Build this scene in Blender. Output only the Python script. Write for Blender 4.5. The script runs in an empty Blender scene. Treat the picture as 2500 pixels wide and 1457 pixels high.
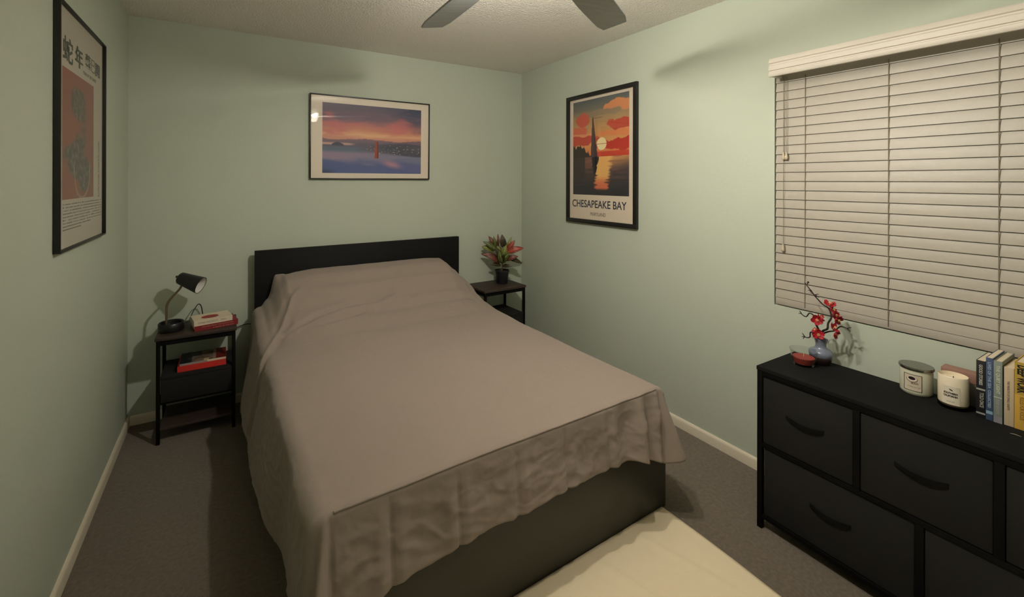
import bpy, bmesh, math, random
from mathutils import Vector, Matrix, noise
random.seed(7)
S = bpy.context.scene
COL = S.collection
PI = math.pi

# ------------------------------------------------------------------ camera
F, CX, CY = 1068.01, 1170.21, 441.42
YAW, PITCH, ROLL = 0.519344, 0.000188, 0.002276
CAM = Vector((0.52227, -3.29464, 1.46047))
fw = Vector((math.sin(YAW) * math.cos(PITCH), math.cos(YAW) * math.cos(PITCH), math.sin(PITCH)))
rt = Vector((math.cos(YAW), -math.sin(YAW), 0))
up = rt.cross(fw)
r2 = math.cos(ROLL) * rt + math.sin(ROLL) * up
u2 = -math.sin(ROLL) * rt + math.cos(ROLL) * up
cd = bpy.data.cameras.new('camera')
cam = bpy.data.objects.new('camera', cd)
COL.objects.link(cam)
m3 = Matrix((r2, u2, -fw)).transposed()
cam.matrix_world = Matrix.Translation(CAM) @ m3.to_4x4()
cd.sensor_fit = 'HORIZONTAL'
cd.sensor_width = 36
cd.lens = F / 2500 * 36
cd.shift_x = (1250 - CX) / 2500
cd.shift_y = (CY - 728.5) / 2500
cd.clip_start = 0.02
S.camera = cam

# ------------------------------------------------------------------ world, exposure
w = bpy.data.worlds.new('night')
S.world = w
w.use_nodes = True
w.node_tree.nodes['Background'].inputs[0].default_value = (0.02, 0.025, 0.04, 1)
w.node_tree.nodes['Background'].inputs[1].default_value = 0.3
S.view_settings.view_transform = 'Standard'
S.view_settings.look = 'None'
S.view_settings.gamma = 1
S.view_settings.use_curve_mapping = False
S.view_settings.exposure = 0.05

BULB_POWER = 56.0
LAMP_COLOR = (1.0, 0.94, 0.83)
HUB = Vector((1.31, -2.27, 0))
BLADE_Z = 2.17
LAMP_Z = 2.06

W = 2.8535
H = 2.44
YB = -4.15

# ------------------------------------------------------------------ helpers
def lin(c):
    return tuple(((x / 12.92) if x <= 0.04045 else ((x + 0.055) / 1.055) ** 2.4) for x in c)

def hexc(r, g, b):
    return lin((r / 255, g / 255, b / 255))

def mat(name, color, rough=0.6, metal=0.0, bump=None, mix=None, spec=0.5, sheen=0, coat=0):
    """bump = (scale, strength, distance[, detail]) ; mix = (color2, scale, lo, hi[, stretch])"""
    m = bpy.data.materials.new(name)
    m.use_nodes = True
    nt = m.node_tree
    b = nt.nodes['Principled BSDF']
    b.inputs['Base Color'].default_value = (*color, 1)
    b.inputs['Roughness'].default_value = rough
    b.inputs['Metallic'].default_value = metal
    b.inputs['Specular IOR Level'].default_value = spec
    if sheen: b.inputs['Sheen Weight'].default_value = sheen
    if coat: b.inputs['Coat Weight'].default_value = coat
    tc = nt.nodes.new('ShaderNodeTexCoord')
    if bump:
        n = nt.nodes.new('ShaderNodeTexNoise')
        n.inputs['Scale'].default_value = bump[0]
        n.inputs['Detail'].default_value = bump[3] if len(bump) > 3 else 3
        nt.links.new(tc.outputs['Object'], n.inputs['Vector'])
        bn = nt.nodes.new('ShaderNodeBump')
        bn.inputs['Strength'].default_value = bump[1]
        bn.inputs['Distance'].default_value = bump[2]
        nt.links.new(n.outputs['Fac'], bn.inputs['Height'])
        nt.links.new(bn.outputs['Normal'], b.inputs['Normal'])
    if mix:
        n = nt.nodes.new('ShaderNodeTexNoise')
        n.inputs['Scale'].default_value = mix[1]
        n.inputs['Detail'].default_value = 5
        if len(mix) > 4:
            mp = nt.nodes.new('ShaderNodeMapping')
            mp.inputs['Scale'].default_value = mix[4]
            nt.links.new(tc.outputs['Object'], mp.inputs['Vector'])
            nt.links.new(mp.outputs['Vector'], n.inputs['Vector'])
        else:
            nt.links.new(tc.outputs['Object'], n.inputs['Vector'])
        r = nt.nodes.new('ShaderNodeValToRGB')
        r.color_ramp.elements[0].position = mix[2]
        r.color_ramp.elements[1].position = mix[3]
        r.color_ramp.elements[0].color = (*color, 1)
        r.color_ramp.elements[1].color = (*mix[0], 1)
        nt.links.new(n.outputs['Fac'], r.inputs['Fac'])
        nt.links.new(r.outputs['Color'], b.inputs['Base Color'])
    return m

def mat_attr(name, rough=0.6, spec=0.4, transl=0):
    m = bpy.data.materials.new(name)
    m.use_nodes = True
    nt = m.node_tree
    b = nt.nodes['Principled BSDF']
    a = nt.nodes.new('ShaderNodeAttribute')
    a.attribute_name = 'Col'
    nt.links.new(a.outputs['Color'], b.inputs['Base Color'])
    b.inputs['Roughness'].default_value = rough
    b.inputs['Specular IOR Level'].default_value = spec
    return m

def mat_pane(name, ior=1.5, tint=(1, 1, 1)):
    m = bpy.data.materials.new(name)
    m.use_nodes = True
    nt = m.node_tree
    nt.nodes.remove(nt.nodes['Principled BSDF'])
    o = nt.nodes['Material Output']
    t = nt.nodes.new('ShaderNodeBsdfTransparent')
    t.inputs[0].default_value = (*tint, 1)
    g = nt.nodes.new('ShaderNodeBsdfGlossy')
    g.inputs['Roughness'].default_value = 0.01
    fr = nt.nodes.new('ShaderNodeFresnel')
    ge = nt.nodes.new('ShaderNodeNewGeometry')
    mr = nt.nodes.new('ShaderNodeMapRange')
    mr.inputs['To Min'].default_value = ior
    mr.inputs['To Max'].default_value = 1 / ior
    nt.links.new(ge.outputs['Backfacing'], mr.inputs['Value'])
    nt.links.new(mr.outputs[0], fr.inputs[0])
    mx = nt.nodes.new('ShaderNodeMixShader')
    nt.links.new(fr.outputs[0], mx.inputs[0])
    nt.links.new(t.outputs[0], mx.inputs[1])
    nt.links.new(g.outputs[0], mx.inputs[2])
    nt.links.new(mx.outputs[0], o.inputs['Surface'])
    return m

class MB:
    """collects shapes in one bmesh and links them as ONE mesh object"""
    def __init__(self):
        self.bm = bmesh.new()
        self.mi = 0
    def _merge(self, b2, smooth=False):
        for f in b2.faces:
            f.material_index = self.mi
            f.smooth = smooth
        me = bpy.data.meshes.new('tmp')
        b2.to_mesh(me)
        b2.free()
        self.bm.from_mesh(me)
        bpy.data.meshes.remove(me)
    def box(self, lo, hi, bev=0.0, seg=2, M=None, smooth=False):
        b = bmesh.new()
        bmesh.ops.create_cube(b, size=1)
        for v in b.verts:
            v.co = Vector([lo[i] + (hi[i] - lo[i]) * (v.co[i] + 0.5) for i in range(3)])
        if bev > 0:
            bmesh.ops.bevel(b, geom=list(b.edges), offset=bev, segments=seg, affect='EDGES', profile=0.5)
        if M: b.transform(M)
        self._merge(b, smooth)
        return self
    def sheet(self, M, x0, y0, x1, y1):
        b = bmesh.new()
        b.faces.new([b.verts.new(M @ Vector(p)) for p in ((x0, y0, 0), (x1, y0, 0), (x1, y1, 0), (x0, y1, 0))])
        self._merge(b)
        return self
    def tube(self, pts, r, seg=10, cap=True, closed=False):
        """pts list of Vector; r number or list"""
        b = bmesh.new()
        n = len(pts)
        pts = [Vector(p) for p in pts]
        rs = r if isinstance(r, (list, tuple)) else [r] * n
        rings = []
        prev = None
        for i, p in enumerate(pts):
            if i == 0: t = pts[1] - pts[0]
            elif i == n - 1: t = pts[-1] - pts[-2]
            else: t = pts[i + 1] - pts[i - 1]
            t.normalize()
            if prev is None:
                a = t.orthogonal().normalized()
            else:
                a = (prev - t * prev.dot(t)).normalized()
            prev = a
            c = t.cross(a)
            rings.append([b.verts.new(p + (a * math.cos(2 * PI * k / seg) + c * math.sin(2 * PI * k / seg)) * rs[i]) for k in range(seg)])
        for i in range(n - 1):
            for k in range(seg):
                b.faces.new((rings[i][k], rings[i][(k + 1) % seg], rings[i + 1][(k + 1) % seg], rings[i + 1][k]))
        if cap:
            b.faces.new(rings[0][::-1]); b.faces.new(rings[-1])
        self._merge(b, True)
        return self
    def lathe(self, prof, center=(0, 0, 0), seg=40, M=None, smooth=True):
        """prof list of (r,z)"""
        b = bmesh.new()
        rings = []
        for r, z in prof:
            if r < 1e-6: rings.append([b.verts.new((0, 0, z))])
            else: rings.append([b.verts.new((r * math.cos(2 * PI * k / seg), r * math.sin(2 * PI * k / seg), z)) for k in range(seg)])
        for i in range(len(rings) - 1):
            A, B = rings[i], rings[i + 1]
            for k in range(seg):
                k2 = (k + 1) % seg
                if len(A) == 1 and len(B) == 1: continue
                if len(A) == 1: b.faces.new((A[0], B[k2], B[k]))
                elif len(B) == 1: b.faces.new((A[k], A[k2], B[0]))
                else: b.faces.new((A[k], A[k2], B[k2], B[k]))
        bmesh.ops.recalc_face_normals(b, faces=b.faces)
        if M: b.transform(M)
        b.transform(Matrix.Translation(center))
        self._merge(b, smooth)
        return self
    def prism(self, poly, axis, a, b_, bev=0):
        """poly of 2D points extruded along axis ('x','y','z') from a to b_"""
        b = bmesh.new()
        def P(u, v, t):
            return {'x': (t, u, v), 'y': (u, t, v), 'z': (u, v, t)}[axis]
        A = [b.verts.new(P(u, v, a)) for u, v in poly]
        B = [b.verts.new(P(u, v, b_)) for u, v in poly]
        n = len(poly)
        b.faces.new(A); b.faces.new(B[::-1])
        for i in range(n):
            b.faces.new((A[i], B[i], B[(i + 1) % n], A[(i + 1) % n]))
        bmesh.ops.recalc_face_normals(b, faces=b.faces)
        if bev: bmesh.ops.bevel(b, geom=list(b.edges), offset=bev, segments=2, affect='EDGES')
        self._merge(b)
        return self
    def ball(self, c, r, seg=12, sc=(1, 1, 1)):
        b = bmesh.new()
        bmesh.ops.create_uvsphere(b, u_segments=seg, v_segments=max(6, seg // 2), radius=r)
        b.transform(Matrix.Translation(c) @ Matrix.Diagonal((*sc, 1)))
        self._merge(b, True)
        return self
    def build(self, name, m, parent=None, sharp=True):
        me = bpy.data.meshes.new(name)
        self.bm.normal_update()
        self.bm.to_mesh(me)
        self.bm.free()
        for x in (m if isinstance(m, (list, tuple)) else [m]): me.materials.append(x)
        o = bpy.data.objects.new(name, me)
        COL.objects.link(o)
        if parent: o.parent = parent
        if sharp:
            me.set_sharp_from_angle(angle=math.radians(40))
        return o

def thing(name, label, cat, loc=(0, 0, 0), rz=0, group=None):
    o = bpy.data.objects.new(name, None)
    COL.objects.link(o)
    o.empty_display_size = 0.05
    o.location = loc
    o.rotation_euler = (0, 0, rz)
    o['label'] = label
    o['category'] = cat
    if group: o['group'] = group
    return o

def tag(o, label, cat, group=None):
    o['label'] = label; o['category'] = cat
    if group: o['group'] = group
    return o

def struct(o):
    o['kind'] = 'structure'
    return o

def smooth01(a, b, x):
    t = max(0.0, min(1.0, (x - a) / (b - a))) if a != b else float(x > a)
    return t * t * (3 - 2 * t)

def mixc(a, b, t):
    t = max(0.0, min(1.0, t))
    return tuple(a[i] + (b[i] - a[i]) * t for i in range(3))

def catmull(pts, n=8):
    P = [Vector(p) for p in pts]
    P = [P[0] * 2 - P[1]] + P + [P[-1] * 2 - P[-2]]
    out = []
    for i in range(1, len(P) - 2):
        for k in range(n):
            t = k / n
            a, b, c, d = P[i - 1], P[i], P[i + 1], P[i + 2]
            out.append(0.5 * ((2 * b) + (c - a) * t + (2 * a - 5 * b + 4 * c - d) * t * t + (3 * b - a - 3 * c + d) * t ** 3))
    out.append(P[-2])
    return out

def text_bm(body, size, depth=0.0004, sx=1.0, align='CENTER', spacing=1.0, bold=0.0):
    """returns a bmesh of lettering in the XY plane (baseline at y=0)"""
    cu = bpy.data.curves.new('txt', 'FONT')
    cu.body = body
    cu.size = size
    cu.extrude = depth
    cu.align_x = align
    cu.space_character = spacing
    cu.offset = bold
    cu.resolution_u = 4
    o = bpy.data.objects.new('txt', cu)
    COL.objects.link(o)
    dg = bpy.context.evaluated_depsgraph_get()
    me = bpy.data.meshes.new_from_object(o.evaluated_get(dg))
    bpy.data.objects.remove(o)
    b = bmesh.new()
    b.from_mesh(me)
    bpy.data.meshes.remove(me)
    b.transform(Matrix.Diagonal((sx, 1, 1, 1)))
    return b

def fit_text(body, width, height, depth=0.0003, bold=0.0):
    """lettering scaled to exactly width x height, centred on the origin"""
    b = text_bm(body, 1.0, 0.01, bold=bold)
    xs = [v.co.x for v in b.verts]; ys = [v.co.y for v in b.verts]
    cx, cy = (min(xs) + max(xs)) / 2, (min(ys) + max(ys)) / 2
    sx, sy = width / (max(xs) - min(xs)), height / (max(ys) - min(ys))
    for v in b.verts:
        v.co = Vector(((v.co.x - cx) * sx, (v.co.y - cy) * sy, v.co.z / 0.01 * depth))
    return b

class Print:
    """a printed sheet: coloured grid + lettering in one mesh with a colour attribute.
       local frame: u to the right, v up, w out of the sheet"""
    def __init__(self):
        self.bm = bmesh.new()
        self.layer = self.bm.verts.layers.float_color.new('Col')
    def grid(self, x0, y0, x1, y1, nx, ny, fn, z=0.0):
        V = []
        for j in range(ny + 1):
            row = []
            for i in range(nx + 1):
                u, v = i / nx, j / ny
                vt = self.bm.verts.new((x0 + (x1 - x0) * u, y0 + (y1 - y0) * v, z))
                c = lin(fn(u, 1 - v))
                vt[self.layer] = (*c, 1)
                row.append(vt)
            V.append(row)
        for j in range(ny):
            for i in range(nx):
                self.bm.faces.new((V[j][i], V[j][i + 1], V[j + 1][i + 1], V[j + 1][i]))
        return self
    def flat(self, x0, y0, x1, y1, c, z=0.0):
        return self.grid(x0, y0, x1, y1, 1, 1, lambda u, v: c, z)
    def poly(self, pts, c, z):
        vs = []
        for p in pts:
            v = self.bm.verts.new((p[0], p[1], z)); v[self.layer] = (*lin(c), 1); vs.append(v)
        self.bm.faces.new(vs)
        return self
    def text(self, body, cx, cy, w_, h_, c, z=0.0004, bold=0.0, rot=0):
        b = fit_text(body, w_, h_, 0.0002, bold)
        b.transform(Matrix.Translation((cx, cy, z)) @ Matrix.Rotation(rot, 4, 'Z'))
        mp = {}
        for v in b.verts:
            n = self.bm.verts.new(v.co); n[self.layer] = (*lin(c), 1); mp[v] = n
        for f in b.faces:
            try: self.bm.faces.new([mp[v] for v in f.verts])
            except ValueError: pass
        b.free()
        return self
    def build(self, name, m, M, parent=None):
        self.bm.transform(M)
        self.bm.normal_update()
        me = bpy.data.meshes.new(name)
        self.bm.to_mesh(me); self.bm.free()
        me.materials.append(m)
        o = bpy.data.objects.new(name, me)
        COL.objects.link(o)
        if parent: o.parent = parent
        return o

def frameM(origin, u, v):
    u = Vector(u).normalized(); v = Vector(v).normalized(); w_ = u.cross(v)
    M = Matrix((u, v, w_)).transposed().to_4x4()
    return Matrix.Translation(origin) @ M

# ------------------------------------------------------------------ materials
M_wall = mat('sage_wall_paint', hexc(186, 193, 177), 0.75, bump=(55, 0.22, 0.003, 4), spec=0.25)
M_ceil = mat('popcorn_ceiling', hexc(244, 238, 228), 0.9, bump=(95, 1.0, 0.012, 6), spec=0.1)
M_carpet = mat('brown_carpet', hexc(104, 92, 76), 0.98, bump=(420, 0.9, 0.006, 6), mix=(hexc(122, 109, 92), 70, 0.35, 0.7), spec=0.05, sheen=0.2)
M_base = mat('white_trim_paint', hexc(222, 212, 190), 0.4)
M_rug = mat('cream_rug', hexc(232, 215, 183), 0.95, bump=(350, 0.5, 0.002, 5), spec=0.1)
M_black = mat('black_brown_stain', hexc(14, 14, 14), 0.65, spec=0.2, bump=(60, 0.08, 0.001), mix=(hexc(17, 17, 16), 8, 0.4, 0.7, (1, 1, 14)))
M_foot = mat('footboard_stain', hexc(56, 54, 45), 0.5, bump=(60, 0.08, 0.001))
M_metal = mat('black_powder_metal', hexc(8, 8, 8), 0.6, spec=0.12)
M_fabric = mat('charcoal_drawer_fabric', hexc(36, 35, 34), 0.95, bump=(900, 0.6, 0.001, 2), spec=0.15)
M_dtop = mat('black_dresser_top', hexc(22, 22, 21), 0.85, bump=(300, 0.2, 0.0006), spec=0.12)
M_handle = mat('black_strap', hexc(14, 14, 14), 0.85, spec=0.1)
M_wood = mat('rustic_dark_wood', hexc(44, 34, 29), 0.55, bump=(40, 0.15, 0.001), mix=(hexc(66, 50, 42), 6, 0.35, 0.7, (1, 12, 1)))
M_blind = mat('blind_vinyl', hexc(170, 163, 150), 0.45, bump=(25, 0.04, 0.001))
M_valance = mat('valance_vinyl', hexc(206, 198, 185), 0.5, bump=(18, 0.12, 0.001))
M_cord = mat('blind_cord', hexc(128, 118, 99), 0.8)
M_white = mat('white_plastic', hexc(225, 222, 212), 0.4)
M_paper = mat('book_pages', hexc(212, 198, 170), 0.85, bump=(500, 0.4, 0.0006))
M_print = mat_attr('printed_sheet', 0.55)
M_glass = mat_pane('picture_glass')
M_frame = mat('black_picture_frame', hexc(22, 21, 20), 0.4)
M_chrome = mat('brushed_metal', hexc(190, 188, 184), 0.25, 1.0)
M_neck = mat('bronze_neck', hexc(135, 118, 100), 0.35, 0.8)

# ------------------------------------------------------------------ room shell
T = 0.12
struct(MB().box((-T, YB - T, -0.1), (W + T, T, 0)).build('floor', M_carpet))
struct(MB().box((-T, YB - T, H), (W + T, T, H + 0.1)).build('ceiling', M_ceil))
struct(MB().box((-T, YB - T, 0), (0, T, H)).build('wall_left', M_wall))
struct(MB().box((0, 0, 0), (W, T, H)).build('wall_back', M_wall))
struct(MB().box((0, YB - T, 0), (W, YB, H)).build('wall_front', M_wall))
WY0, WY1, WZ0, WZ1 = -3.42, -2.146, 0.856, 2.01          # window opening
b = MB()
b.box((W, YB - T, 0), (W + T, WY0, H)).box((W, WY1, 0), (W + T, T, H))
b.box((W, WY0, 0), (W + T, WY1, WZ0)).box((W, WY0, WZ1), (W + T, WY1, H))
struct(b.build('wall_right', M_wall))
win = bpy.data.objects.new('window_1', None); COL.objects.link(win); struct(win)
win.location = (W + 0.06, (WY0 + WY1) / 2, WZ0)
b = MB()
hw, hh = (WY1 - WY0) / 2, WZ1 - WZ0
for a0, a1, c0, c1 in ((-hw, hw, 0, 0.04), (-hw, hw, hh - 0.04, hh), (-hw, -hw + 0.04, 0.04, hh - 0.04), (hw - 0.04, hw, 0.04, hh - 0.04), (-0.02, 0.02, 0.04, hh - 0.04)):
    b.box((-0.02, a0, c0), (0.02, a1, c1), 0.003)
b.build('window_frame', M_white, win)
MB().box((-0.003, -hw + 0.04, 0.04), (0.003, hw - 0.04, hh - 0.04)).build('window_pane', M_glass, win)

def base_profile(out, h=0.057, t=0.013):
    return [(0, 0), (t, 0), (t, h - 0.014), (t * 0.75, h - 0.005), (t * 0.35, h), (0, h)]
bp = base_profile(1)
struct(MB().prism([(x, z) for x, z in bp], 'y', YB, -0.0001).build('baseboard_left', M_base))
struct(MB().prism([(W - x, z) for x, z in bp], 'y', YB, -0.0001).build('baseboard_right', M_base))
struct(MB().prism([(-x, z) for x, z in bp], 'x', 0.013, W - 0.013).build('baseboard_back', M_base))

# ------------------------------------------------------------------ ceiling fan with light kit
M_blade = mat('grey_fan_blade', hexc(165, 168, 168), 0.5, mix=(hexc(150, 152, 150), 5, 0.4, 0.7, (1, 8, 1)))
M_fanm = mat('brushed_nickel', hexc(150, 148, 142), 0.35, 0.9)
def mat_shade():
    m = bpy.data.materials.new('frosted_bell_glass')
    m.use_nodes = True
    nt = m.node_tree
    nt.nodes.remove(nt.nodes['Principled BSDF'])
    o = nt.nodes['Material Output']
    d = nt.nodes.new('ShaderNodeBsdfDiffuse'); d.inputs[0].default_value = (0.8, 0.8, 0.78, 1)
    t = nt.nodes.new('ShaderNodeBsdfTranslucent'); t.inputs[0].default_value = (0.75, 0.74, 0.7, 1)
    mx = nt.nodes.new('ShaderNodeMixShader'); mx.inputs[0].default_value = 0.75
    nt.links.new(d.outputs[0], mx.inputs[1]); nt.links.new(t.outputs[0], mx.inputs[2])
    tp = nt.nodes.new('ShaderNodeBsdfTransparent'); tp.inputs[0].default_value = (0.95, 0.94, 0.92, 1)
    m2 = nt.nodes.new('ShaderNodeMixShader'); m2.inputs[0].default_value = 0.10
    nt.links.new(mx.outputs[0], m2.inputs[1]); nt.links.new(tp.outputs[0], m2.inputs[2])
    nt.links.new(m2.outputs[0], o.inputs['Surface'])
    return m
M_shade = mat_shade()
M_bulb_on = bpy.data.materials.new('lit_bulb'); M_bulb_on.use_nodes = True
_b = M_bulb_on.node_tree.nodes['Principled BSDF']
_b.inputs['Emission Color'].default_value = (*LAMP_COLOR, 1)
_b.inputs['Emission Strength'].default_value = 30
M_bulb_off = mat('unlit_bulb', hexc(220, 220, 215), 0.3)

fan = thing('ceiling_fan', 'ceiling fan with grey blades and bell shaded lights above the bed', 'ceiling fan', (HUB.x, HUB.y, H))
b = MB().lathe([(0, 0), (0.075, 0), (0.08, -0.02), (0.06, -0.05), (0.02, -0.06), (0.014, -0.06), (0.014, -0.13), (0.05, -0.14), (0.105, -0.15), (0.12, -0.165), (0.12, -0.225), (0.1, -0.245), (0.045, -0.25), (0.045, -0.265), (0.06, -0.27), (0.055, -0.295), (0, -0.30)])
b.build('motor_housing', M_fanm, fan)
HZ = BLADE_Z - H
NB = 6
for k in range(NB):
    ang = math.radians(28.5) + 2 * PI * k / NB
    M = Matrix.Rotation(ang, 4, 'Z') @ Matrix.Translation((0, 0, HZ)) @ Matrix.Rotation(math.radians(-11), 4, 'X')
    poly = []
    n = 10
    for s_ in (-1, 1):
        pts = []
        for i in range(n + 1):
            t = i / n
            x = 0.17 + (0.835 - 0.17) * t
            wd = 0.046 + 0.018 * smooth01(0, 0.6, t)
            if t > 0.93: wd *= 1 - 0.18 * ((t - 0.93) / 0.07) ** 2
            pts.append((x, s_ * wd))
        poly += pts if s_ < 0 else pts[::-1]
    bb = MB().prism(poly, 'z', -0.004, 0.004)
    bb.bm.transform(M)
    bl = bb.build('blade', M_blade, fan)
    ar = MB().box((0.09, -0.018, -0.004 - 0.012), (0.24, 0.018, -0.0045), 0.003)
    ar.bm.transform(M)
    ar.build('blade_bracket', M_fanm, bl)
ARMS = [(math.radians(66), True), (math.radians(-52), True), (math.radians(184), False)]
lamp_world = []
for ang, on in ARMS:
    d = Vector((math.cos(ang), math.sin(ang), 0))
    ax = (d * 0.99 + Vector((0, 0, -0.08))).normalized()       # bell axis
    root = Vector((0, 0, -0.262))
    elbow = root + d * 0.06 + Vector((0, 0, 0.0))
    holder = elbow + ax * 0.03
    a = MB().tube(catmull([root + d * 0.03, elbow, holder], 5), 0.009, 10)
    zaxis = ax
    q = zaxis.to_track_quat('Z', 'Y').to_matrix().to_4x4()
    a.lathe([(0, 0), (0.022, 0), (0.024, 0.02), (0.02, 0.022), (0, 0.022)], holder, 20, q)
    ao = a.build('light_arm', M_fanm, fan)
    s = MB().lathe([(0.022, 0.018), (0.032, 0.028), (0.039, 0.045), (0.043, 0.065), (0.052, 0.088), (0.050, 0.088), (0.041, 0.066), (0.037, 0.046), (0.030, 0.03), (0.02, 0.02)], holder, 32, q)
    s.build('bell_shade', M_shade, fan)
    u = MB().lathe([(0, 0.02), (0.010, 0.022), (0.011, 0.028), (0.018, 0.036), (0.018, 0.042), (0.012, 0.047), (0, 0.049)], holder, 20, q)
    u.build('bulb', M_bulb_on if on else M_bulb_off, fan)
    if on:
        pos = holder + ax * 0.082
        L = bpy.data.lights.new('fan_bulb_light', 'POINT')
        L.energy = BULB_POWER
        L.color = LAMP_COLOR
        L.shadow_soft_size = 0.028
        lo = bpy.data.objects.new('fan_bulb_light', L)
        COL.objects.link(lo)
        lo.parent = fan
        lo.location = pos

# ------------------------------------------------------------------ bed
BR = math.radians(1.6)
BO = Vector((0.667, -0.07, 0))
bed = thing('bed', 'black-brown wooden bed frame with flat headboard and low footboard', 'bed', BO, BR)
BL = -1.975
MB().box((0, -0.035, 0), (1.51, 0, 1.0), 0.002).build('headboard', M_black, bed)
MB().box((0, BL, 0.0), (1.51, BL + 0.03, 0.36), 0.002).build('footboard', M_foot, bed)
for x in (0.0, 1.48):
    MB().box((x, BL + 0.031, 0.12), (x + 0.03, -0.036, 0.34), 0.002).build('side_rail', M_black, bed)
MB().box((0.07, BL + 0.05, 0.26), (1.44, -0.04, 0.53), 0.04, 4, smooth=True).build('mattress', M_white, bed)

M_duvet = mat('taupe_duvet_cotton', hexc(145, 131, 121), 0.85, bump=(30, 0.35, 0.005, 6), spec=0.2, sheen=0.15)
TOP = 0.575
XL, XR = 0.035, 1.395
YF = -2.0     # local foot edge
YH = -0.055   # local head edge

def interp(tab, x):
    if x <= tab[0][0]: return tab[0][1]
    for (a, va), (b_, vb) in zip(tab, tab[1:]):
        if x <= b_:
            t = (x - a) / (b_ - a)
            t = t * t * (3 - 2 * t) * 0.5 + t * 0.5
            return va + (vb - va) * t
    return tab[-1][1]
G_Y = [(0.0, 0.0), (0.75, 0.0), (0.9, 0.012), (0.62, 0.05)]
gtab = [(0.04, 0.86), (0.09, 0.97), (0.15, 1.0), (0.24, 0.95), (0.35, 0.74), (0.46, 0.40), (0.56, 0.22), (0.75, 0.07), (1.0, 0.02), (1.4, 0)]
ltab = [(-0.05, 0.0), (0.0, 0.10), (0.07, 0.42), (0.13, 0.78), (0.165, 0.92), (0.24, 0.96), (0.36, 1.0)]
rtab = [(1.15, 1.0), (1.27, 0.97), (1.36, 0.72), (1.42, 0.42), (1.5, 0.1), (1.56, 0)]
def segdist(px, py, pts):
    best = 9
    for (ax, ay), (bx, by) in zip(pts, pts[1:]):
        dx, dy = bx - ax, by - ay
        t = max(0, min(1, ((px - ax) * dx + (py - ay) * dy) / (dx * dx + dy * dy)))
        d = math.hypot(px - ax - t * dx, py - ay - t * dy)
        best = min(best, d)
    return best
CREASE1 = [(0.10, -0.62), (0.28, -0.52), (0.48, -0.475), (0.66, -0.47), (0.80, -0.42)]
CREASE2 = [(0.30, -0.60), (0.45, -0.57), (0.58, -0.53)]
CREASE3 = [(0.86, -0.50), (0.96, -0.44), (1.05, -0.40)]
def top_z(x, y):
    g = interp(gtab, -y)
    h = interp(ltab, x) * interp(rtab, x)
    z = TOP + 0.295 * g * h
    for pts, dep, wd in ((CREASE1, 0.011, 0.013), (CREASE2, 0.007, 0.012), (CREASE3, 0.004, 0.012)):
        d = segdist(x, y, pts)
        if d < 0.09:
            z += -dep * math.exp(-(d / wd) ** 2) + dep * 0.6 * math.exp(-((d - 0.028) / 0.02) ** 2)
    z += 0.006 * noise.noise(Vector((x * 2.1, y * 2.1, 3))) + 0.0015 * noise.noise(Vector((x * 9, y * 9, 1)))
    return z

def over(a, r, lean):
    q = r * PI / 2
    if a < q: return r * math.sin(a / r), r * (1 - math.cos(a / r))
    return r + lean * (a - q), r + (a - q) * math.sqrt(max(0.1, 1 - lean * lean))

RIDGE = [(0.235, -0.33), (0.18, -0.386), (0.144, -0.44), (0.107, -0.521), (0.063, -0.602), (0.027, -0.69), (-0.01, -0.765), (-0.06, -0.80), (-0.12, -0.80), (-0.25, -0.76), (-0.40, -0.72)]
def duvet_point(s, t):
    p = duvet_base(s, t)
    if t > YF:
        d = segdist(s, t, RIDGE)
        if d < 0.1:
            fade = smooth01(0.26, 0.16, s)
            k = (0.016 * math.exp(-(d / 0.013) ** 2) - 0.006 * math.exp(-((d - 0.034) / 0.018) ** 2)) * fade
            w_ = smooth01(-0.03, 0.08, s)
            p = p + Vector((-1 + 0.8 * w_, -0.2, 0.25 + 0.75 * w_)) * k
        # raised corner of the pillow at the headboard
        e = math.hypot((s - 0.125) / 0.030, (t + 0.085) / 0.06)
        if e < 2.5: p = p + Vector((-0.012, 0.0, 0.050)) * math.exp(-e * e)
    return p

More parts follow.
